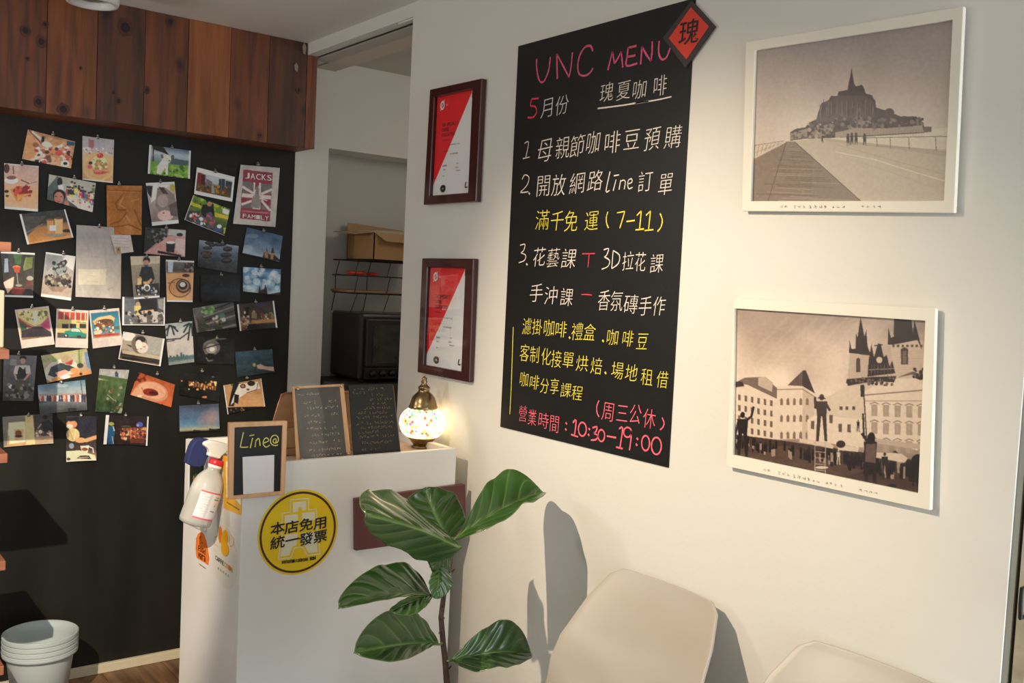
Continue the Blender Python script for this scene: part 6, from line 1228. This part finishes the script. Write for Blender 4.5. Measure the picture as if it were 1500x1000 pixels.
def leaf(bz, tz, az, cz, db, dt, da, dc, bow=0.0, tone=1.0, seed=0, droop=0.0, wmax=.62, stalk=None, und=0.0):
    """bz/tz base and tip, az/cz the edge points either side (picture detail coordinates); d* = depth of each (room y)"""
    Bp, Tp, Ap, Cp = ony(*Z6(*bz), db), ony(*Z6(*tz), dt), ony(*Z6(*az), da), ony(*Z6(*cz), dc)
    ax_ = Tp-Bp; L = np.linalg.norm(ax_); e = ax_/L
    def sidev(p): t = np.dot(p-Bp, e)/L; return p-(Bp+ax_*t), t
    Sa, ta = sidev(Ap); Sc, tc = sidev(Cp); nn = np.cross(Sa-Sc, ax_); nn /= np.linalg.norm(nn)
    if nn[1] > 0: nn = -nn
    Mu = 76; Mv = 24; V, C = [], []; rnd = random.Random(seed); ph = rnd.uniform(0, 6)
    def wd(u, tp): 
        tp = min(max(tp, .35), .75); k = math.log(.5)/math.log(tp); return max(0.0, math.sin(math.pi*min(1, max(0, u))**k))**.48
    for i_ in range(Mu):
        u = i_/(Mu-1); mid = Bp+ax_*u + nn*(bow*math.sin(math.pi*u)*L) + np.array([0, 0, -droop*u*u*L])
        for j in range(-Mv, Mv+1):
            v_ = j/Mv; S = Sa if v_ > 0 else Sc; w_ = wd(u, ta if v_ > 0 else tc); a_ = abs(v_)
            rip = .055*np.linalg.norm(S)*(math.sin(u*13+ph+(1.5 if v_ > 0 else 0))*a_**2 + .5*math.sin(u*23+ph*2)*a_**3)
            vein = (u*5.6 - a_*1.7) % 1.0; quilt = .0034*math.sin(math.pi*vein)*min(1, a_*6)*(1-a_*.3)
            p = mid + S*(w_*a_) + nn*(rip*w_+quilt-.0025*math.exp(-(a_/.05)**2))
            V.append(tuple(p)); 
            k = .5+.5*math.sin(u*5+ph)*math.cos(v_*4); c_ = (G1*(1-.5*k)+G2*.5*k)*tone*.62
            vv = max(math.exp(-(v_*w_/.05)**2) if w_ > 0 else 1, .75*math.exp(-(min(vein, 1-vein)/.045)**2)*(1-a_*.6)); c_ = c_*(1-vv*.65)+VN*tone*vv*.65
            if und: c_ = c_*(1-und)+np.array([.13, .22, .07])*und
            if a_ > .97: c_ = c_*.5+np.array([.16, .22, .05])*.5
            C.append(c_)
    n_ = 2*Mv+1; F = [(i_*n_+j, i_*n_+j+1, (i_+1)*n_+j+1, (i_+1)*n_+j) for i_ in range(Mu-1) for j in range(n_-1)]
    o = mesh_obj('leaf', V, F, M_LEAF, fg, smooth=True, colors=np.array(C)); sd = o.modifiers.new('solid', 'SOLIDIFY'); sd.thickness = .0012
    if stalk is not None:
        s_ = np.asarray(stalk); v, f = tube_vf([s_, (s_+Bp)/2+np.array([0, 0, -.003]), Bp+ax_*.03], [.0032, .0028, .0024], 8); mesh_obj('leaf_stalk', v, f, mat('green_stalk', (96, 110, 58), .5), fg, smooth=True)
    return o
leaf((575, 352), (985, 132), (800, 52), (770, 296), 1.85, 1.84, 1.90, 1.74, bow=.06, tone=1.25, seed=1, stalk=sp[0])              # upper right
leaf((548, 340), (445, 108), (345, 175), (622, 185), 1.85, 1.92, 1.90, 1.90, bow=-.06, tone=.8, seed=6, stalk=sp[0])  # upright at the back
leaf((612, 384), (176, 232), (285, 146), (380, 440), 1.78, 1.68, 1.88, 1.78, bow=.04, tone=.95, seed=3, stalk=sp[0])           # folded leaf in front
leaf((560, 350), (470, 470), (420, 380), (590, 430), 1.84, 1.80, 1.80, 1.86, bow=.05, tone=.7, seed=9, stalk=sp[0])
leaf((505, 462), (490, 612), (455, 535), (560, 545), 1.82, 1.78, 1.80, 1.80, bow=.12, tone=1.15, seed=4, stalk=sp[1])           # young leaf by the stem
leaf((470, 600), (52, 656), (330, 474), (300, 640), 1.82, 1.72, 1.84, 1.74, bow=.08, tone=.75, seed=5, stalk=sp[2])             # middle left
leaf((478, 600), (283, 672), (370, 615), (400, 690), 1.80, 1.72, 1.76, 1.72, bow=.05, tone=1.0, seed=8, stalk=sp[2])
leaf((505, 822), (122, 862), (285, 682), (250, 918), 1.84, 1.74, 1.80, 1.70, bow=.07, tone=.9, seed=7, stalk=sp[4])               # lower left
leaf((568, 896), (926, 862), (800, 730), (760, 954), 1.84, 1.80, 1.84, 1.74, bow=.07, tone=1.05, seed=10, stalk=sp[5])            # lower right
